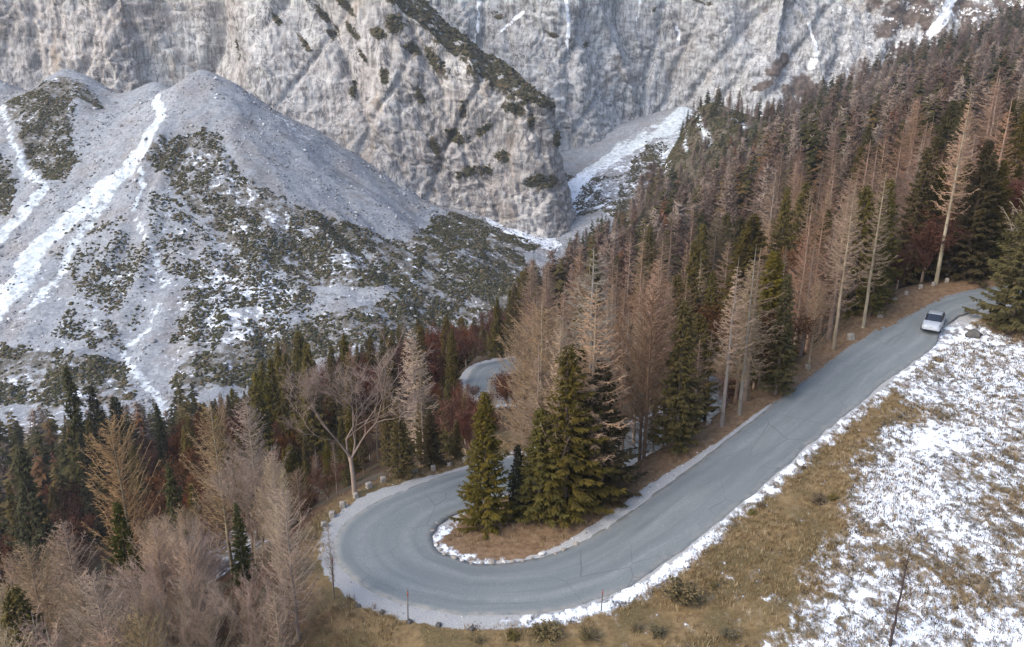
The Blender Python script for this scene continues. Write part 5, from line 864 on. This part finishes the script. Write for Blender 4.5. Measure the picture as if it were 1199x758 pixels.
def beech_meshes(seed, h=11., spread=.62, leaves=0, levels=5, r0=.12, clear=.2, mats=('beech_bark', 'beech')):
    """broadleaved tree, bare or with withered leaves: forked limbs reaching up"""
    rng = np.random.default_rng(seed); tr = TB(); c = TB(); bb, tt, rr = [], [], []; LV = []
    stem = np.array([[0, 0, -.6], [.03, .02, h*clear*.5], [.08, -.04, h*clear]]); tr.tube(stem, [r0*1.2, r0, r0*.85], 8)
    def grow(o, d, L, r, lev):
        n = 4; pts = [o]; dd = d.copy()
        for i in range(n-1):
            dd = dd+rng.normal(0, .13, 3)+np.array([0, 0, .07]); dd /= np.linalg.norm(dd); pts.append(pts[-1]+dd*L/(n-1))
        pts = np.array(pts); c.tube(pts, np.linspace(r, r*.6, n), 5 if lev < 2 else 3)
        if lev >= levels-2:
            k = 7; q = rng.uniform(.1, 1, k); b = np.stack([np.interp(q, np.linspace(0, 1, n), pts[:, i]) for i in range(3)], -1)
            w = dd+rng.normal(0, .55, (k, 3)); w /= np.linalg.norm(w, axis=1)[:, None]; l = L*rng.uniform(.35, .8, k)[:, None]
            bb.append(b); tt.append(b+w*l); rr.append(np.full(k, .011))
            b2 = b+w*l*.5; w2 = w+rng.normal(0, .6, (k, 3)); w2 /= np.linalg.norm(w2, axis=1)[:, None]; bb.append(b2); tt.append(b2+w2*l*.6); rr.append(np.full(k, .009)); LV.append(tt[-1]); LV.append(tt[-2])
        if lev >= levels: return
        for i in range(3 if lev < 2 else (2 if rng.uniform() < .55 else 3)):
            nd = dd+rng.normal(0, spread*.62, 3); nd[2] = abs(nd[2])*.9+.12; nd /= np.linalg.norm(nd)
            grow(pts[-1] if i < 2 else pts[-2], nd, L*rng.uniform(.62, .86), r*.58, lev+1)
    for i in range(4):
        a = i*1.57+rng.uniform(-.5, .5); d = np.array([math.cos(a)*spread, math.sin(a)*spread, 1.]); d /= np.linalg.norm(d)
        grow(stem[2]-np.array([0, 0, .25*i]), d, h*.27*rng.uniform(.85, 1.15), r0*.6, 1)
    c.spikes(np.concatenate(bb), np.concatenate(tt), np.concatenate(rr))
    if leaves:
        b = np.repeat(np.concatenate(LV), leaves, 0); n = len(b); b = b+rng.normal(0, .14, (n, 3)); w = rng.normal(0, 1, (n, 3)); w /= np.linalg.norm(w, axis=1)[:, None]
        nr = rng.normal(0, 1, (n, 3)); nr /= np.linalg.norm(nr, axis=1)[:, None]; c.sprays(b, b+w*.17, nr, np.full(n, .06))
    return tr.mesh('tree_trunk', M[mats[0]]), c.mesh('tree_crown', M[mats[1]])
KIND = {
 'larch': [larch_meshes(1), larch_meshes(2, R=2.8, cb=.26, nbr=120), larch_meshes(3, R=3.7, cb=.14, nbr=150), larch_meshes(4, R=2.5, cb=.36, nbr=105, lean=.012), larch_meshes(5, R=3.1, cb=.22, nbr=115, gap=.2)],
 'larch_bushy': [larch_meshes(11, h=16, R=4.0, cb=.12, nbr=150, up=.55, dens=9, power=.45, tw=.020, tz=(-.15, .6), gap=.08), larch_meshes(12, h=16, R=3.4, cb=.15, nbr=140, up=.75, dens=9, power=.4, tw=.020, tz=(-.1, .7), gap=.1), larch_meshes(13, h=16, R=3.8, cb=.1, nbr=150, up=.4, dens=10, power=.55, tw=.019, tz=(-.25, .5), gap=.05), larch_meshes(14, h=16, R=3.0, cb=.2, nbr=120, up=.6, dens=9, power=.55, tw=.019, tz=(-.2, .6), gap=.15)],
 'spruce': [spruce_meshes(21, R=3.1), spruce_meshes(22, R=2.5, nbr=200), spruce_meshes(23, R=3.6, cb=.04, nbr=230, ragged=.4), spruce_meshes(24, R=2.6, cb=.2, nbr=180, fill=.9, ragged=.45)],
 'beech': [beech_meshes(31, spread=.42, clear=.3), beech_meshes(32, spread=.36, clear=.25)],
 'rust': [beech_meshes(41, h=9, leaves=3, levels=4, mats=('beech_bark', 'rust')), beech_meshes(42, h=9, spread=.5, leaves=3, levels=4, mats=('beech_bark', 'rust'))],
}
KH = {'larch': 18., 'larch_bushy': 16., 'spruce': 16., 'beech': 10.5, 'rust': 8.5}
NAME = {'larch': 'bare_larch', 'larch_bushy': 'bare_larch', 'spruce': 'spruce_tree', 'beech': 'bare_broadleaf_tree', 'rust': 'withered_beech'}
CAT = {'larch': 'larch', 'larch_bushy': 'larch', 'spruce': 'spruce', 'beech': 'tree', 'rust': 'beech'}
def plant(kind, x, y, h, var=None, label=None, group=None, tint=(1, 1, 1), wide=1., z=None):
    var = int(RNG.integers(len(KIND[kind]))) if var is None else var
    tm, cm = KIND[kind][var % len(KIND[kind])]
    s = h/KH[kind]; z = zg(x, y) if z is None else z
    r = empty(NAME[kind], (x, y, z-.05), RNG.uniform(0, 6.283), (s*wide, s*wide, s))
    a = obj('trunk', tm, r); b = obj('crown', cm, r); b.color = (*tint, 1)
    if kind != 'spruce': a.color = (*[min(1.2, v*1.02) for v in tint], 1)
    return tag(r, label, CAT[kind], group)
HAZE = .00018
# ----------------------------------------------------------------- planting: single trees first, then the woods
for k, v, x, y, h, w, tint, label in HERO_TREES:
    plant(k, x, y, h, v, label, 'single trees round the hairpin and the straight road', tint, w)
TINT = {'roadside': (.98, .94, .91), 'wood': (1.02, .97, .95), 'upper_wood': (1.02, .97, .96), 'below_arm': (.9, .85, .8), 'valley': (.78, .72, .7), 'pale_slope': (1.3, 1.24, 1.06), 'behind_bend': (1., .92, .84)}
WHERE = {'behind_bend': 'between the hairpin verge and the descending road', 'roadside': 'at the edge of the wood along the straight road', 'wood': 'inside the wood just beyond the straight road', 'upper_wood': 'high in the wood beyond the lower road',
         'below_arm': 'on the slope behind the guard stones of the hairpin', 'valley': 'down the wooded slope in front of the talus cones', 'pale_slope': 'among the pale trees below the outside of the hairpin'}
LOOK = {'larch': 'bare grey brown larch', 'larch_bushy': 'bushy bare larch', 'spruce': 'dark olive spruce', 'beech': 'bare broadleaved tree', 'rust': 'rust brown beech with withered leaves'}
for zi, ki, var, x, y, h, w in WOOD:
    zn, kd = ZONES[zi], KINDS[ki]; t = TINT[zn]
    if kd == 'rust': t = (1, 1, 1)
    if zn in ('roadside', 'wood', 'upper_wood', 'valley', 'behind_bend'): j = RNG.uniform(.62, 1.22); q = RNG.uniform(-.04, .09); t = (t[0]*j*(1.06+q), t[1]*j*(.97-.35*q), t[2]*j*(.92-q))
    if kd == 'spruce': t = (1.3, 1.12, .85) if zn != 'upper_wood' else (1.05, .95, .85)
    if kd == 'beech' and zn == 'pale_slope': t = (1.3, 1.16, .95)
    if zn == 'pale_slope': j = RNG.uniform(.8, 1.15); t = (t[0]*j, t[1]*j*RNG.uniform(.95, 1.03), t[2]*j*RNG.uniform(.85, 1.12))
    plant(kd, x, y, h, var, '%s %s' % (LOOK[kd], WHERE[zn]), '%s %s' % (LOOK[kd], WHERE[zn]), t, w)
# ---- the far wood that reads as one mass
def far_wood():
    pos = []
    m = np.clip((1-A_far)*(dL > 3)*(dU > 25), 0, 1)
    for (xl, xh, yl, yh, n, hh, kb) in ((4, 160, 150, 200, 4200, (13, 19), .55), (60, 420, 196, 540, 9000, (12, 21), .45), (1, 100, 190, 400, 9000, (9, 14), .6), (-190, 10, 228, 285, 2200, (6, 12), .15), (120, 400, 90, 200, 1500, (12, 18), .5), (-300, -75, 60, 200, 2500, (12, 20), .3)):
        x = RNG.uniform(xl, xh, n); y = RNG.uniform(yl, yh, n); i = np.searchsorted(XS, x)-1; j = np.searchsorted(YS, y)-1
        ok = ((m[i, j] > .5) | ((x > 0) & (y < 330) & (y > 190))) & ~((y > 405) & (x < 88)) & ~((y > 330) & (x < 20+(y-330)*.15)) & (A_snow[i, j] < RNG.uniform(.1, .8, n)); q = np.stack([x, y, GZ[i, j], RNG.uniform(*hh, n)*np.where((x < 150) & (y > 345), np.where((x < 70) & (y < 405), 1.05, .5), 1), (RNG.uniform(0, 1, n) < kb)*1.], -1)[ok]
        cell = {}
        for r in q:
            g = 5.0 if r[1] < 200 else 6.5
            key = (int(r[0]//g), int(r[1]//g), g)
            if key not in cell: cell[key] = r
        pos += list(cell.values())
    return np.array(pos)
FW = far_wood()
def simple_tree(rng, bare):
    """a light tree for the distance: twigs or sprays on a stem, height 1"""
    c = TB(); n = 200 if bare else 130
    t = rng.uniform(.12 if not bare else .22, .99, n); a = rng.uniform(0, 6.283, n); L = (.20 if bare else .20)*((1-t)**.8+.12)*rng.uniform(.5, 1.15, n)
    b = np.stack([0*t, 0*t, t], -1); tip = b+np.stack([np.cos(a)*L, np.sin(a)*L, L*(rng.uniform(.0, .6, n) if bare else rng.uniform(-.6, .0, n))], -1)
    if bare:
        c.spikes(b, tip, np.full(n, .0055)); b2 = b+(tip-b)*rng.uniform(.3, .9, n)[:, None]; w = rng.normal(0, .03, (n, 3)); c.spikes(b2, b2+w, np.full(n, .0055)); c.spikes(b2, b2-w, np.full(n, .0055))
    else: c.sprays(b, tip, np.tile([0, 0, 1.], (n, 1))+rng.normal(0, .3, (n, 3)), L*.30, .15)
    c.spikes(np.array([[0, 0, -.05]]), np.array([[0, 0, 1.]]), np.array([.011]))
    return np.concatenate(c.v), np.concatenate(c.t)
def merged_wood(name, pts, bare, mat):
    rng = np.random.default_rng(3); pro = [simple_tree(rng, bare) for _ in range(6)]; V, T, K, n0 = [], [], [], 0
    for x, y, z, h, _ in pts:
        v, t = pro[rng.integers(6)]; a = rng.uniform(0, 6.28); w = rng.uniform(1., 1.6)
        V.append(np.stack([(v[:, 0]*math.cos(a)-v[:, 1]*math.sin(a))*h*w+x, (v[:, 0]*math.sin(a)+v[:, 1]*math.cos(a))*h*w+y, v[:, 2]*h+z], -1)); T.append(t+n0); n0 += len(v); K.append(np.full(len(v), rng.uniform()))
    me = mesh_np(name, np.concatenate(V), [np.concatenate(T)], mat); attr(me, 'tone', np.concatenate(K)); return obj(name, me)
tag(merged_wood('distant_bare_forest', FW[FW[:, 4] > .5], True, toned('far_twigs', (0, (.105, .068, .052)), (.5, (.185, .135, .108)), (1, (.31, .25, .208)))), kind='stuff')
tag(merged_wood('distant_spruce_forest', FW[FW[:, 4] < .5], False, toned('far_needles', (0, (.022, .022, .008)), (.5, (.048, .042, .015)), (.8, (.08, .062, .024)), (1, (.10, .045, .025)))), kind='stuff')
# ----------------------------------------------------------------- small mesh tools
class MB:
    def __init__(s): s.bm = bmesh.new()
    def box(s, c, d, rz=0, bevel=0, taper=1.0, seg=1):
        r = bmesh.ops.create_cube(s.bm, size=1); vs = r['verts']
        for v in vs:
            k = taper if v.co.z > 0 else 1; v.co = Vector((v.co.x*d[0]*k, v.co.y*d[1]*k, v.co.z*d[2]))
        if bevel:
            es = list({e for v in vs for e in v.link_edges}); bmesh.ops.bevel(s.bm, geom=es, offset=bevel, segments=seg, affect='EDGES', profile=.5)
            vs = [v for v in s.bm.verts if v.tag is False]
        m = Matrix.Translation(c) @ Matrix.Rotation(rz, 4, 'Z')
        for v in [v for v in s.bm.verts if not v.tag]: v.co = m @ v.co; v.tag = True
        return s
    def cyl(s, a, b, r0, r1=None, n=12):
        a, b = Vector(a), Vector(b); r1 = r0 if r1 is None else r1; d = (b-a)
        r = bmesh.ops.create_cone(s.bm, cap_ends=True, segments=n, radius1=r0, radius2=r1, depth=d.length)
        m = Matrix.Translation((a+b)/2) @ d.to_track_quat('Z', 'Y').to_matrix().to_4x4()
        for v in r['verts']: v.co = m @ v.co; v.tag = True
        return s
    def build(s, name, mat, parent=None, smooth=False):
        me = bpy.data.meshes.new(name); s.bm.normal_update(); s.bm.to_mesh(me); s.bm.free(); me.materials.append(mat)
        if smooth:
            for p in me.polygons: p.use_smooth = True
        return obj(name, me, parent)
def rough(me, amt, seed, freq=4.):
    co = np.empty(len(me.vertices)*3); me.vertices.foreach_get('co', co); co = co.reshape(-1, 3)
    n = np.stack([fbm(co[:, 0]*freq+seed*3.1+k*11, co[:, 1]*freq, co[:, 2]*freq, octv=3, seed=seed+k) for k in range(3)], -1)
    me.vertices.foreach_set('co', (co+n*amt).ravel()); me.update()
# ---- guard stones
stone_m = plain('weathered_stone', (.25, .225, .195), .9, var=.35, scale=5)
cap_m = plain('white_stone_top', (.52, .50, .47), .85, var=.15, scale=6)
dark_m = plain('dark_stone', (.09, .085, .08), .9, var=.4, scale=5)
def guard_stone(x, y, rz, label, s=1.0, white=True, tilt=0., group=None):
    r = empty('guard_stone', (x, y, zg(x, y)-.03), rz, s); r.rotation_euler = (tilt, tilt*.6, rz)
    m = MB(); m.box((0, 0, .32 if white else .2), (.40, .38, .80 if white else .5), bevel=.035, taper=.88, seg=2); bmesh.ops.subdivide_edges(m.bm, edges=m.bm.edges[:], cuts=1)
    sd = int(abs(x*31+y*17)) % 997; b = m.build('stone_block', stone_m if white else dark_m, r, True); rough(b.data, .035, sd, 3.)
    if white:
        m = MB(); m.box((0, 0, .74), (.385, .365, .26), bevel=.04, taper=.9, seg=2); c = m.build('painted_top', cap_m, r, True); rough(c.data, .02, sd+1, 3.)
    return tag(r, label, 'guard stone', group)
ords = ['first', 'second', 'third', 'fourth', 'fifth', 'sixth', 'seventh', 'eighth', 'ninth', 'tenth', 'eleventh', 'twelfth']
for i, (x, y) in enumerate(STONES_FAR):
    guard_stone(x, y, random.uniform(0, 1.5), 'white topped guard stone, %s from the widest point of the hairpin along its far arm' % ords[i], random.uniform(.95, 1.2), True, random.uniform(-.09, .09), 'guard stones round the far arm of the hairpin')
for i, (x, y) in enumerate(STONES_NEAR):
    guard_stone(x, y, random.uniform(0, 1.5), 'dark low guard stone, %s along the gravel on the near side of the hairpin' % ords[i], random.uniform(.65, .9), False, random.uniform(-.15, .15), 'guard stones on the near side of the hairpin')
for i, (x, y) in enumerate(STONES_STRAIGHT):
    guard_stone(x, y, random.uniform(0, 1.5), 'pale guard stone, %s going up the wooded edge of the straight road' % ords[i], (1.5 if i in (2, 3) else 1.05)*random.uniform(.92, 1.05), True, random.uniform(-.09, .09), 'guard stones along the straight road')
# ---- snow marker poles
pole_m = plain('pole_wood', (.11, .085, .07), .8, var=.3); band_m = plain('pole_red', (.30, .08, .06), .7)
PL = ['thin dark marker pole standing by the guard stones on the near side of the hairpin', 'thin marker pole beside the snow bank on the outer edge of the straight road', 'short pale marker pole among the guard stones of the far arm',
      'thin marker pole next to the big guard stone below the parked car', 'tall crooked pole on the gravel at the widest curve of the hairpin']
for i, (x, y, h) in enumerate(POLES):
    r = empty('marker_pole', (x, y, zg(x, y)-.05)); m = MB(); m.cyl((0, 0, -.2), (.03*h, .02, h), .035, .028, 8); m.build('pole', pole_m, r, True)
    m = MB(); m.cyl((.03*h*.82, .0165, h*.82), (.03*h*.93, .0187, h*.93), .041, .04, 8); m.build('reflective_band', band_m, r, True)
    tag(r, PL[i], 'pole', 'snow marker poles')
# ---- stones edging the inside of the bend
for i, (x, y) in enumerate(EDGE_STONES):
    m = MB(); bmesh.ops.create_icosphere(m.bm, subdivisions=2, radius=.5); o = m.build('edging_stone', stone_m if i % 4 else cap_m, None, False); rough(o.data, .28, i, 1.6)
    s = random.uniform(.18, .40); o.scale = (s*random.uniform(1, 1.7), s, s*.7); o.rotation_euler = (0, 0, random.uniform(0, 3)); o.location = (x+random.uniform(-.1, .1), y+random.uniform(-.08, .08), zg(x, y)+.06)
    tag(o, 'small pale stone edging the snowy inner curve of the hairpin', 'stone', 'stones edging the inner curve of the hairpin')
m = MB(); bmesh.ops.create_icosphere(m.bm, subdivisions=3, radius=.5); o = m.build('boulder', dark_m, None, False); rough(o.data, .3, 5, 1.4)
o.scale = (1.5, 1.1, .9); o.location = (*BOULDER, zg(*BOULDER)+.15); tag(o, 'dark boulder lying in the snow between the car and the big spruce', 'boulder')
# ---- bushes on the verge
def bush_meshes(seed, needles):
    rng = np.random.default_rng(seed); st = TB(); c = TB(); B, T = [], []
    for k in range(60):
        a = rng.uniform(0, 6.28); e = rng.uniform(.25, 1.3); L = rng.uniform(.6, 1.05); d = np.array([math.cos(a)*math.cos(e), math.sin(a)*math.cos(e), math.sin(e)])
        p = np.array([[d[0]*.1, d[1]*.1, 0], d*L*.5+[0, 0, .03], d*L]); st.tube(p, [.012, .009, .004], 3)
        n = 26; q = rng.uniform(.25, 1, n)[:, None]; b = p[2]*q; w = rng.normal(0, 1, (n, 3)); w[:, 2] = abs(w[:, 2])*.6; w /= np.linalg.norm(w, axis=1)[:, None]; B.append(b); T.append(b+w*rng.uniform(.1, .22, n)[:, None])
    B = np.concatenate(B); T = np.concatenate(T)
    if needles: nr = rng.normal(0, 1, B.shape); nr /= np.linalg.norm(nr, axis=1)[:, None]; c.sprays(B, T, nr, np.full(len(B), .035))
    else: c.spikes(B, T, np.full(len(B), .008))
    return st.mesh('bush_stems', M['beech_bark']), c.mesh('bush_foliage', M['bush'])
M['bush'] = crown_material('bush_sprays', (.10, .088, .04), (.21, .175, .09), .2)
BM = [bush_meshes(1, True), bush_meshes(2, True), bush_meshes(3, False)]
BUSH_LABEL = ['round olive bush beside the roadside snow bank, biggest bush on the verge', 'green grey bush beside the snow patches of the hairpin verge', 'second green grey bush right beside the one next to the snow patches', 'olive bush on the grass slope below the round roadside bush',
 'small grey bush by the last dark guard stones', 'small brown bush below the row of dark guard stones', 'brown bush between the snow patches and the round roadside bush', 'small dark bush at the road edge halfway up the straight', 'small dark bush on the grass where it meets the open snow', 'wide low brown bush in the grass tongue beside the snow',
 'small grey bush behind the dark boulder', 'small grey bush near the brown bank beyond the car', 'low dark bush on the grass next to the round roadside bush', 'small olive bush beside the snowy kerb of the straight', 'low brown bush on the grass slope at the lower edge', 'low brown bush at the rim of the open snow field']
for i, (x, y) in enumerate(BUSHES):
    dd, ss, _, kk = road_field(np.array([x], float), np.array([y], float), RU)
    if dd[0] < .9: ax = (RU[kk[0], 2:4]-RU[kk[0], :2]); ax = ax/np.hypot(*ax); x, y = x+ax[0]*(1.2-dd[0]), y+ax[1]*(1.2-dd[0])
    s = [1.35, 1.0, .9, .6, .5, .4, .6, .35, .35, .75, .4, .3, .4, .35, .55, .5][i]
    r = empty('verge_bush', (x, y, zg(x, y)-.04), random.uniform(0, 6), (s*1.15, s*1.15, s*(1.3 if i == 0 else 1.))); st, fo = BM[i % 3 if i else 0]
    obj('stems', st, r); f = obj('foliage', fo, r); f.color = (1, 1, 1, 1) if i in (0, 1, 3, 13) else (.8, .72, .7, 1)
    tag(r, BUSH_LABEL[i], 'bush', 'bushes on the road verge and meadow')
# ---- slender bare sapling in the snow
tr, cr = larch_meshes(61, h=6.0, R=1.0, cb=.25, nbr=34, up=.9, dens=4, power=.6, tw=.011, lean=.02)
r = empty('bare_sapling', (*SAPLING, zg(*SAPLING)-.05)); a = obj('trunk', tr, r); b = obj('crown', cr, r); a.color = b.color = (.32, .30, .36, 1)
tag(r, 'slender bare sapling standing alone in the snowy meadow', 'sapling')
# ----------------------------------------------------------------- the parked car
paint = plain('white_car_paint', (.36, .39, .43), .3, spec=.5); paint.node_tree.nodes['Principled BSDF'].inputs['Coat Weight'].default_value = .6
glass = plain('car_glass', (.02, .025, .035), .08, spec=.6); trim = plain('black_trim', (.02, .02, .022), .5); tyre_m = plain('tyre_rubber', (.025, .025, .027), .85); rim_m = plain('alloy_rim', (.45, .46, .47), .35, metal=.8)
lamp_m = plain('headlight_lens', (.20, .22, .25), .12, spec=.7); red_m = plain('tail_lens', (.30, .02, .02), .2); plate_m = plain('number_plate', (.75, .76, .74), .5)
car = empty('parked_car', (CAR[0], CAR[1], 0), 0); cz = max(RU[np.argmin(np.hypot((RU[:, 0]+RU[:, 2])/2-CAR[0], (RU[:, 1]+RU[:, 3])/2-CAR[1])), 4], 0)+.03
HEAD = math.atan2(-.84, -.54); car.location = (CAR[0]+.15, CAR[1]-.75, cz); car.rotation_euler = (0, -.05, HEAD); car.scale = (.95, .95, .95)
def loft(secs, name, mat, parent, smooth=True, close=True):
    """secs: list of (x, [(y, z), ...]) cross rings"""
    n = len(secs[0][1]); v = np.array([(x, y, z) for x, ring in secs for y, z in ring]); f = []
    for i in range(len(secs)-1):
        for k in range(n): f.append((i*n+k, i*n+(k+1) % n, (i+1)*n+(k+1) % n, (i+1)*n+k))
    me = bpy.data.meshes.new(name); caps = [tuple(range(n))[::-1], tuple((len(secs)-1)*n+k for k in range(n))] if close else []
    me.from_pydata(v.tolist(), [], f+caps); me.materials.append(mat)
    bm = bmesh.new(); bm.from_mesh(me); bmesh.ops.recalc_face_normals(bm, faces=bm.faces); bm.to_mesh(me); bm.free()
    if smooth:
        for p in me.polygons: p.use_smooth = True
        me.set_sharp_from_angle(angle=math.radians(38))
    return obj(name, me, parent)
def ring(w, z0, z1, zb, wt):     # half width, sill, shoulder height, belt bulge, half width at the top
    return [(-w*.93, z0), (-w, zb), (-wt, z1), (-wt*.55, z1+.015), (wt*.55, z1+.015), (wt, z1), (w, zb), (w*.93, z0)]
loft([(-2.06, ring(.74, .34, .80, .55, .66)), (-1.96, ring(.84, .27, .95, .58, .76)), (-1.3, ring(.89, .24, 1.0, .6, .82)), (-.2, ring(.90, .23, .99, .6, .83)), (.85, ring(.90, .23, .97, .6, .82)), (1.35, ring(.89, .24, .92, .6, .78)), (1.78, ring(.86, .25, .83, .57, .70)), (2.0, ring(.78, .28, .74, .52, .60)), (2.1, ring(.64, .33, .62, .48, .5))], 'body', paint, car)
def cab(w0, w1, z0, z1): return [(-w0, z0), (-w1, z1-.05), (-w1*.86, z1), (w1*.86, z1), (w1, z1-.05), (w0, z0)]
loft([(-1.92, cab(.74, .60, .96, 1.02)), (-1.62, cab(.79, .62, .98, 1.36)), (-1.1, cab(.80, .64, .98, 1.46)), (-.2, cab(.80, .645, .98, 1.49)), (.22, cab(.80, .63, .97, 1.45)), (.62, cab(.79, .65, .965, 1.16)), (1.0, cab(.77, .70, .95, .975))], 'cabin_glass', glass, car)
rf = loft([(-1.60, [(-.60, 1.365), (-.5, 1.385), (.5, 1.385), (.60, 1.365), (.5, 1.34), (-.5, 1.34)]), (-1.1, [(-.625, 1.455), (-.5, 1.485), (.5, 1.485), (.625, 1.455), (.5, 1.42), (-.5, 1.42)]), (-.2, [(-.63, 1.485), (-.5, 1.515), (.5, 1.515), (.63, 1.485), (.5, 1.45), (-.5, 1.45)]), (.14, [(-.615, 1.455), (-.5, 1.487), (.5, 1.487), (.615, 1.455), (.5, 1.42), (-.5, 1.42)])], 'roof', paint, car)
for s in (-1, 1):
    for p0, p1, r0, r1 in (((1.0, .745, .965), (.16, .635, 1.46), .035, .03), ((-.55, .81, .98), (-.55, .655, 1.47), .035, .035), ((-1.9, .73, .97), (-1.55, .63, 1.38), .05, .045)):
        m = MB(); m.cyl((p0[0], s*p0[1], p0[2]), (p1[0], s*p1[1], p1[2]), r0, r1, 6); m.build('pillar', trim, car)
m = MB(); m.box((2.06, 0, .40), (.16, 1.46, .20), bevel=.03); m.build('lower_grille', trim, car)
m = MB(); m.box((2.0, 0, .27), (.26, 1.56, .09), bevel=.03); m.build('front_splitter', trim, car)
m = MB(); m.box((2.07, 0, .615), (.13, 1.0, .12), bevel=.02); g = m.build('grille', trim, car)
m = MB(); m.cyl((2.13, 0, .62), (2.15, 0, .62), .07, .07, 14); m.build('badge', rim_m, g)
for s in (-1, 1):
    m = MB(); m.box((1.90, s*.61, .715), (.34, .36, .16), rz=-s*.42, bevel=.035, seg=2); m.build('headlight', lamp_m, car)
    m = MB(); m.box((-2.0, s*.62, .76), (.12, .26, .16), rz=s*.3, bevel=.02); m.build('tail_light', red_m, car)
    m = MB(); m.box((.62, s*.98, 1.0), (.16, .20, .13), bevel=.03); m.build('side_mirror', trim, car)
    for x in (1.3, -1.28):
        m = MB(); m.cyl((x, s*.70, .31), (x, s*.915, .31), .315, .315, 22); w = m.build('wheel', tyre_m, car)
        m = MB(); m.cyl((x, s*.90, .31), (x, s*.925, .31), .20, .19, 14); m.build('rim', rim_m, w)
m = MB(); m.box((2.115, 0, .52), (.02, .5, .11), bevel=.004); m.build('number_plate', plate_m, car)
tag(car, 'silver grey hatchback with black trim parked at the snowy edge of the upper road', 'car')
# ----------------------------------------------------------------- thin mountain air
hm = bpy.data.materials.new('haze'); hm.use_nodes = True; hn = hm.node_tree; hn.nodes.clear()
ho = hn.nodes.new('ShaderNodeOutputMaterial'); hv = hn.nodes.new('ShaderNodeVolumePrincipled'); hn.links.new(hv.outputs[0], ho.inputs['Volume'])
hv.inputs['Color'].default_value = (.86, .92, 1, 1); hv.inputs['Density'].default_value = HAZE; hv.inputs['Anisotropy'].default_value = .2
zlo = min(float(GZ.min()), -135)-1; zhi = max(float(GZ.max()), 200)+6
m = MB(); x0, x1, y0, y1 = XS[0]-5, XS[-1]+5, YS[0]-5, YS[-1]+5; m.box(((x0+x1)/2, (y0+y1)/2, (zlo+zhi)/2), (x1-x0, y1-y0, zhi-zlo)); tag(m.build('haze', hm), kind='stuff')
# ----------------------------------------------------------------- light, sky, camera
SUN_EL, SUN_AZ = math.radians(42), math.radians(238)          # high behind thin cloud, over the camera's shoulder
w = bpy.data.worlds.new('World'); scene.world = w; w.use_nodes = True; nt = w.node_tree
sky = nt.nodes.new('ShaderNodeTexSky'); sky.sky_type = 'NISHITA'; sky.sun_disc = False; sky.sun_elevation = SUN_EL; sky.sun_rotation = SUN_AZ
sky.air_density = 1.0; sky.dust_density = 3.0; sky.ozone_density = 1.2
bg = nt.nodes['Background']; nt.links.new(sky.outputs[0], bg.inputs[0]); bg.inputs[1].default_value = .15
sl = bpy.data.lights.new('sun', 'SUN'); sl.energy = 0.8; sl.angle = math.radians(30); sl.color = (1, .96, .90)
so = bpy.data.objects.new('sun', sl); COL.objects.link(so)
sd = Vector((math.sin(SUN_AZ)*math.cos(SUN_EL), math.cos(SUN_AZ)*math.cos(SUN_EL), math.sin(SUN_EL))); so.rotation_euler = sd.to_track_quat('Z', 'Y').to_euler(); so.location = sd*200
cd = bpy.data.cameras.new('camera'); cd.sensor_width = 36; cd.lens = 36*998/1199; cd.clip_start = .5; cd.clip_end = 5000
cam = bpy.data.objects.new('camera', cd); COL.objects.link(cam); cam.location = (0, 0, 33); cam.rotation_euler = (math.radians(70), 0, 0); scene.camera = cam
vs = scene.view_settings; vs.view_transform = 'Standard'; vs.look = 'None'; vs.gamma = 1; vs.use_curve_mapping = False; vs.exposure = 1.2
scene.cycles.max_bounces = 5; scene.cycles.diffuse_bounces = 3; scene.cycles.glossy_bounces = 2; scene.cycles.transparent_max_bounces = 4
scene.cycles.use_denoising = True
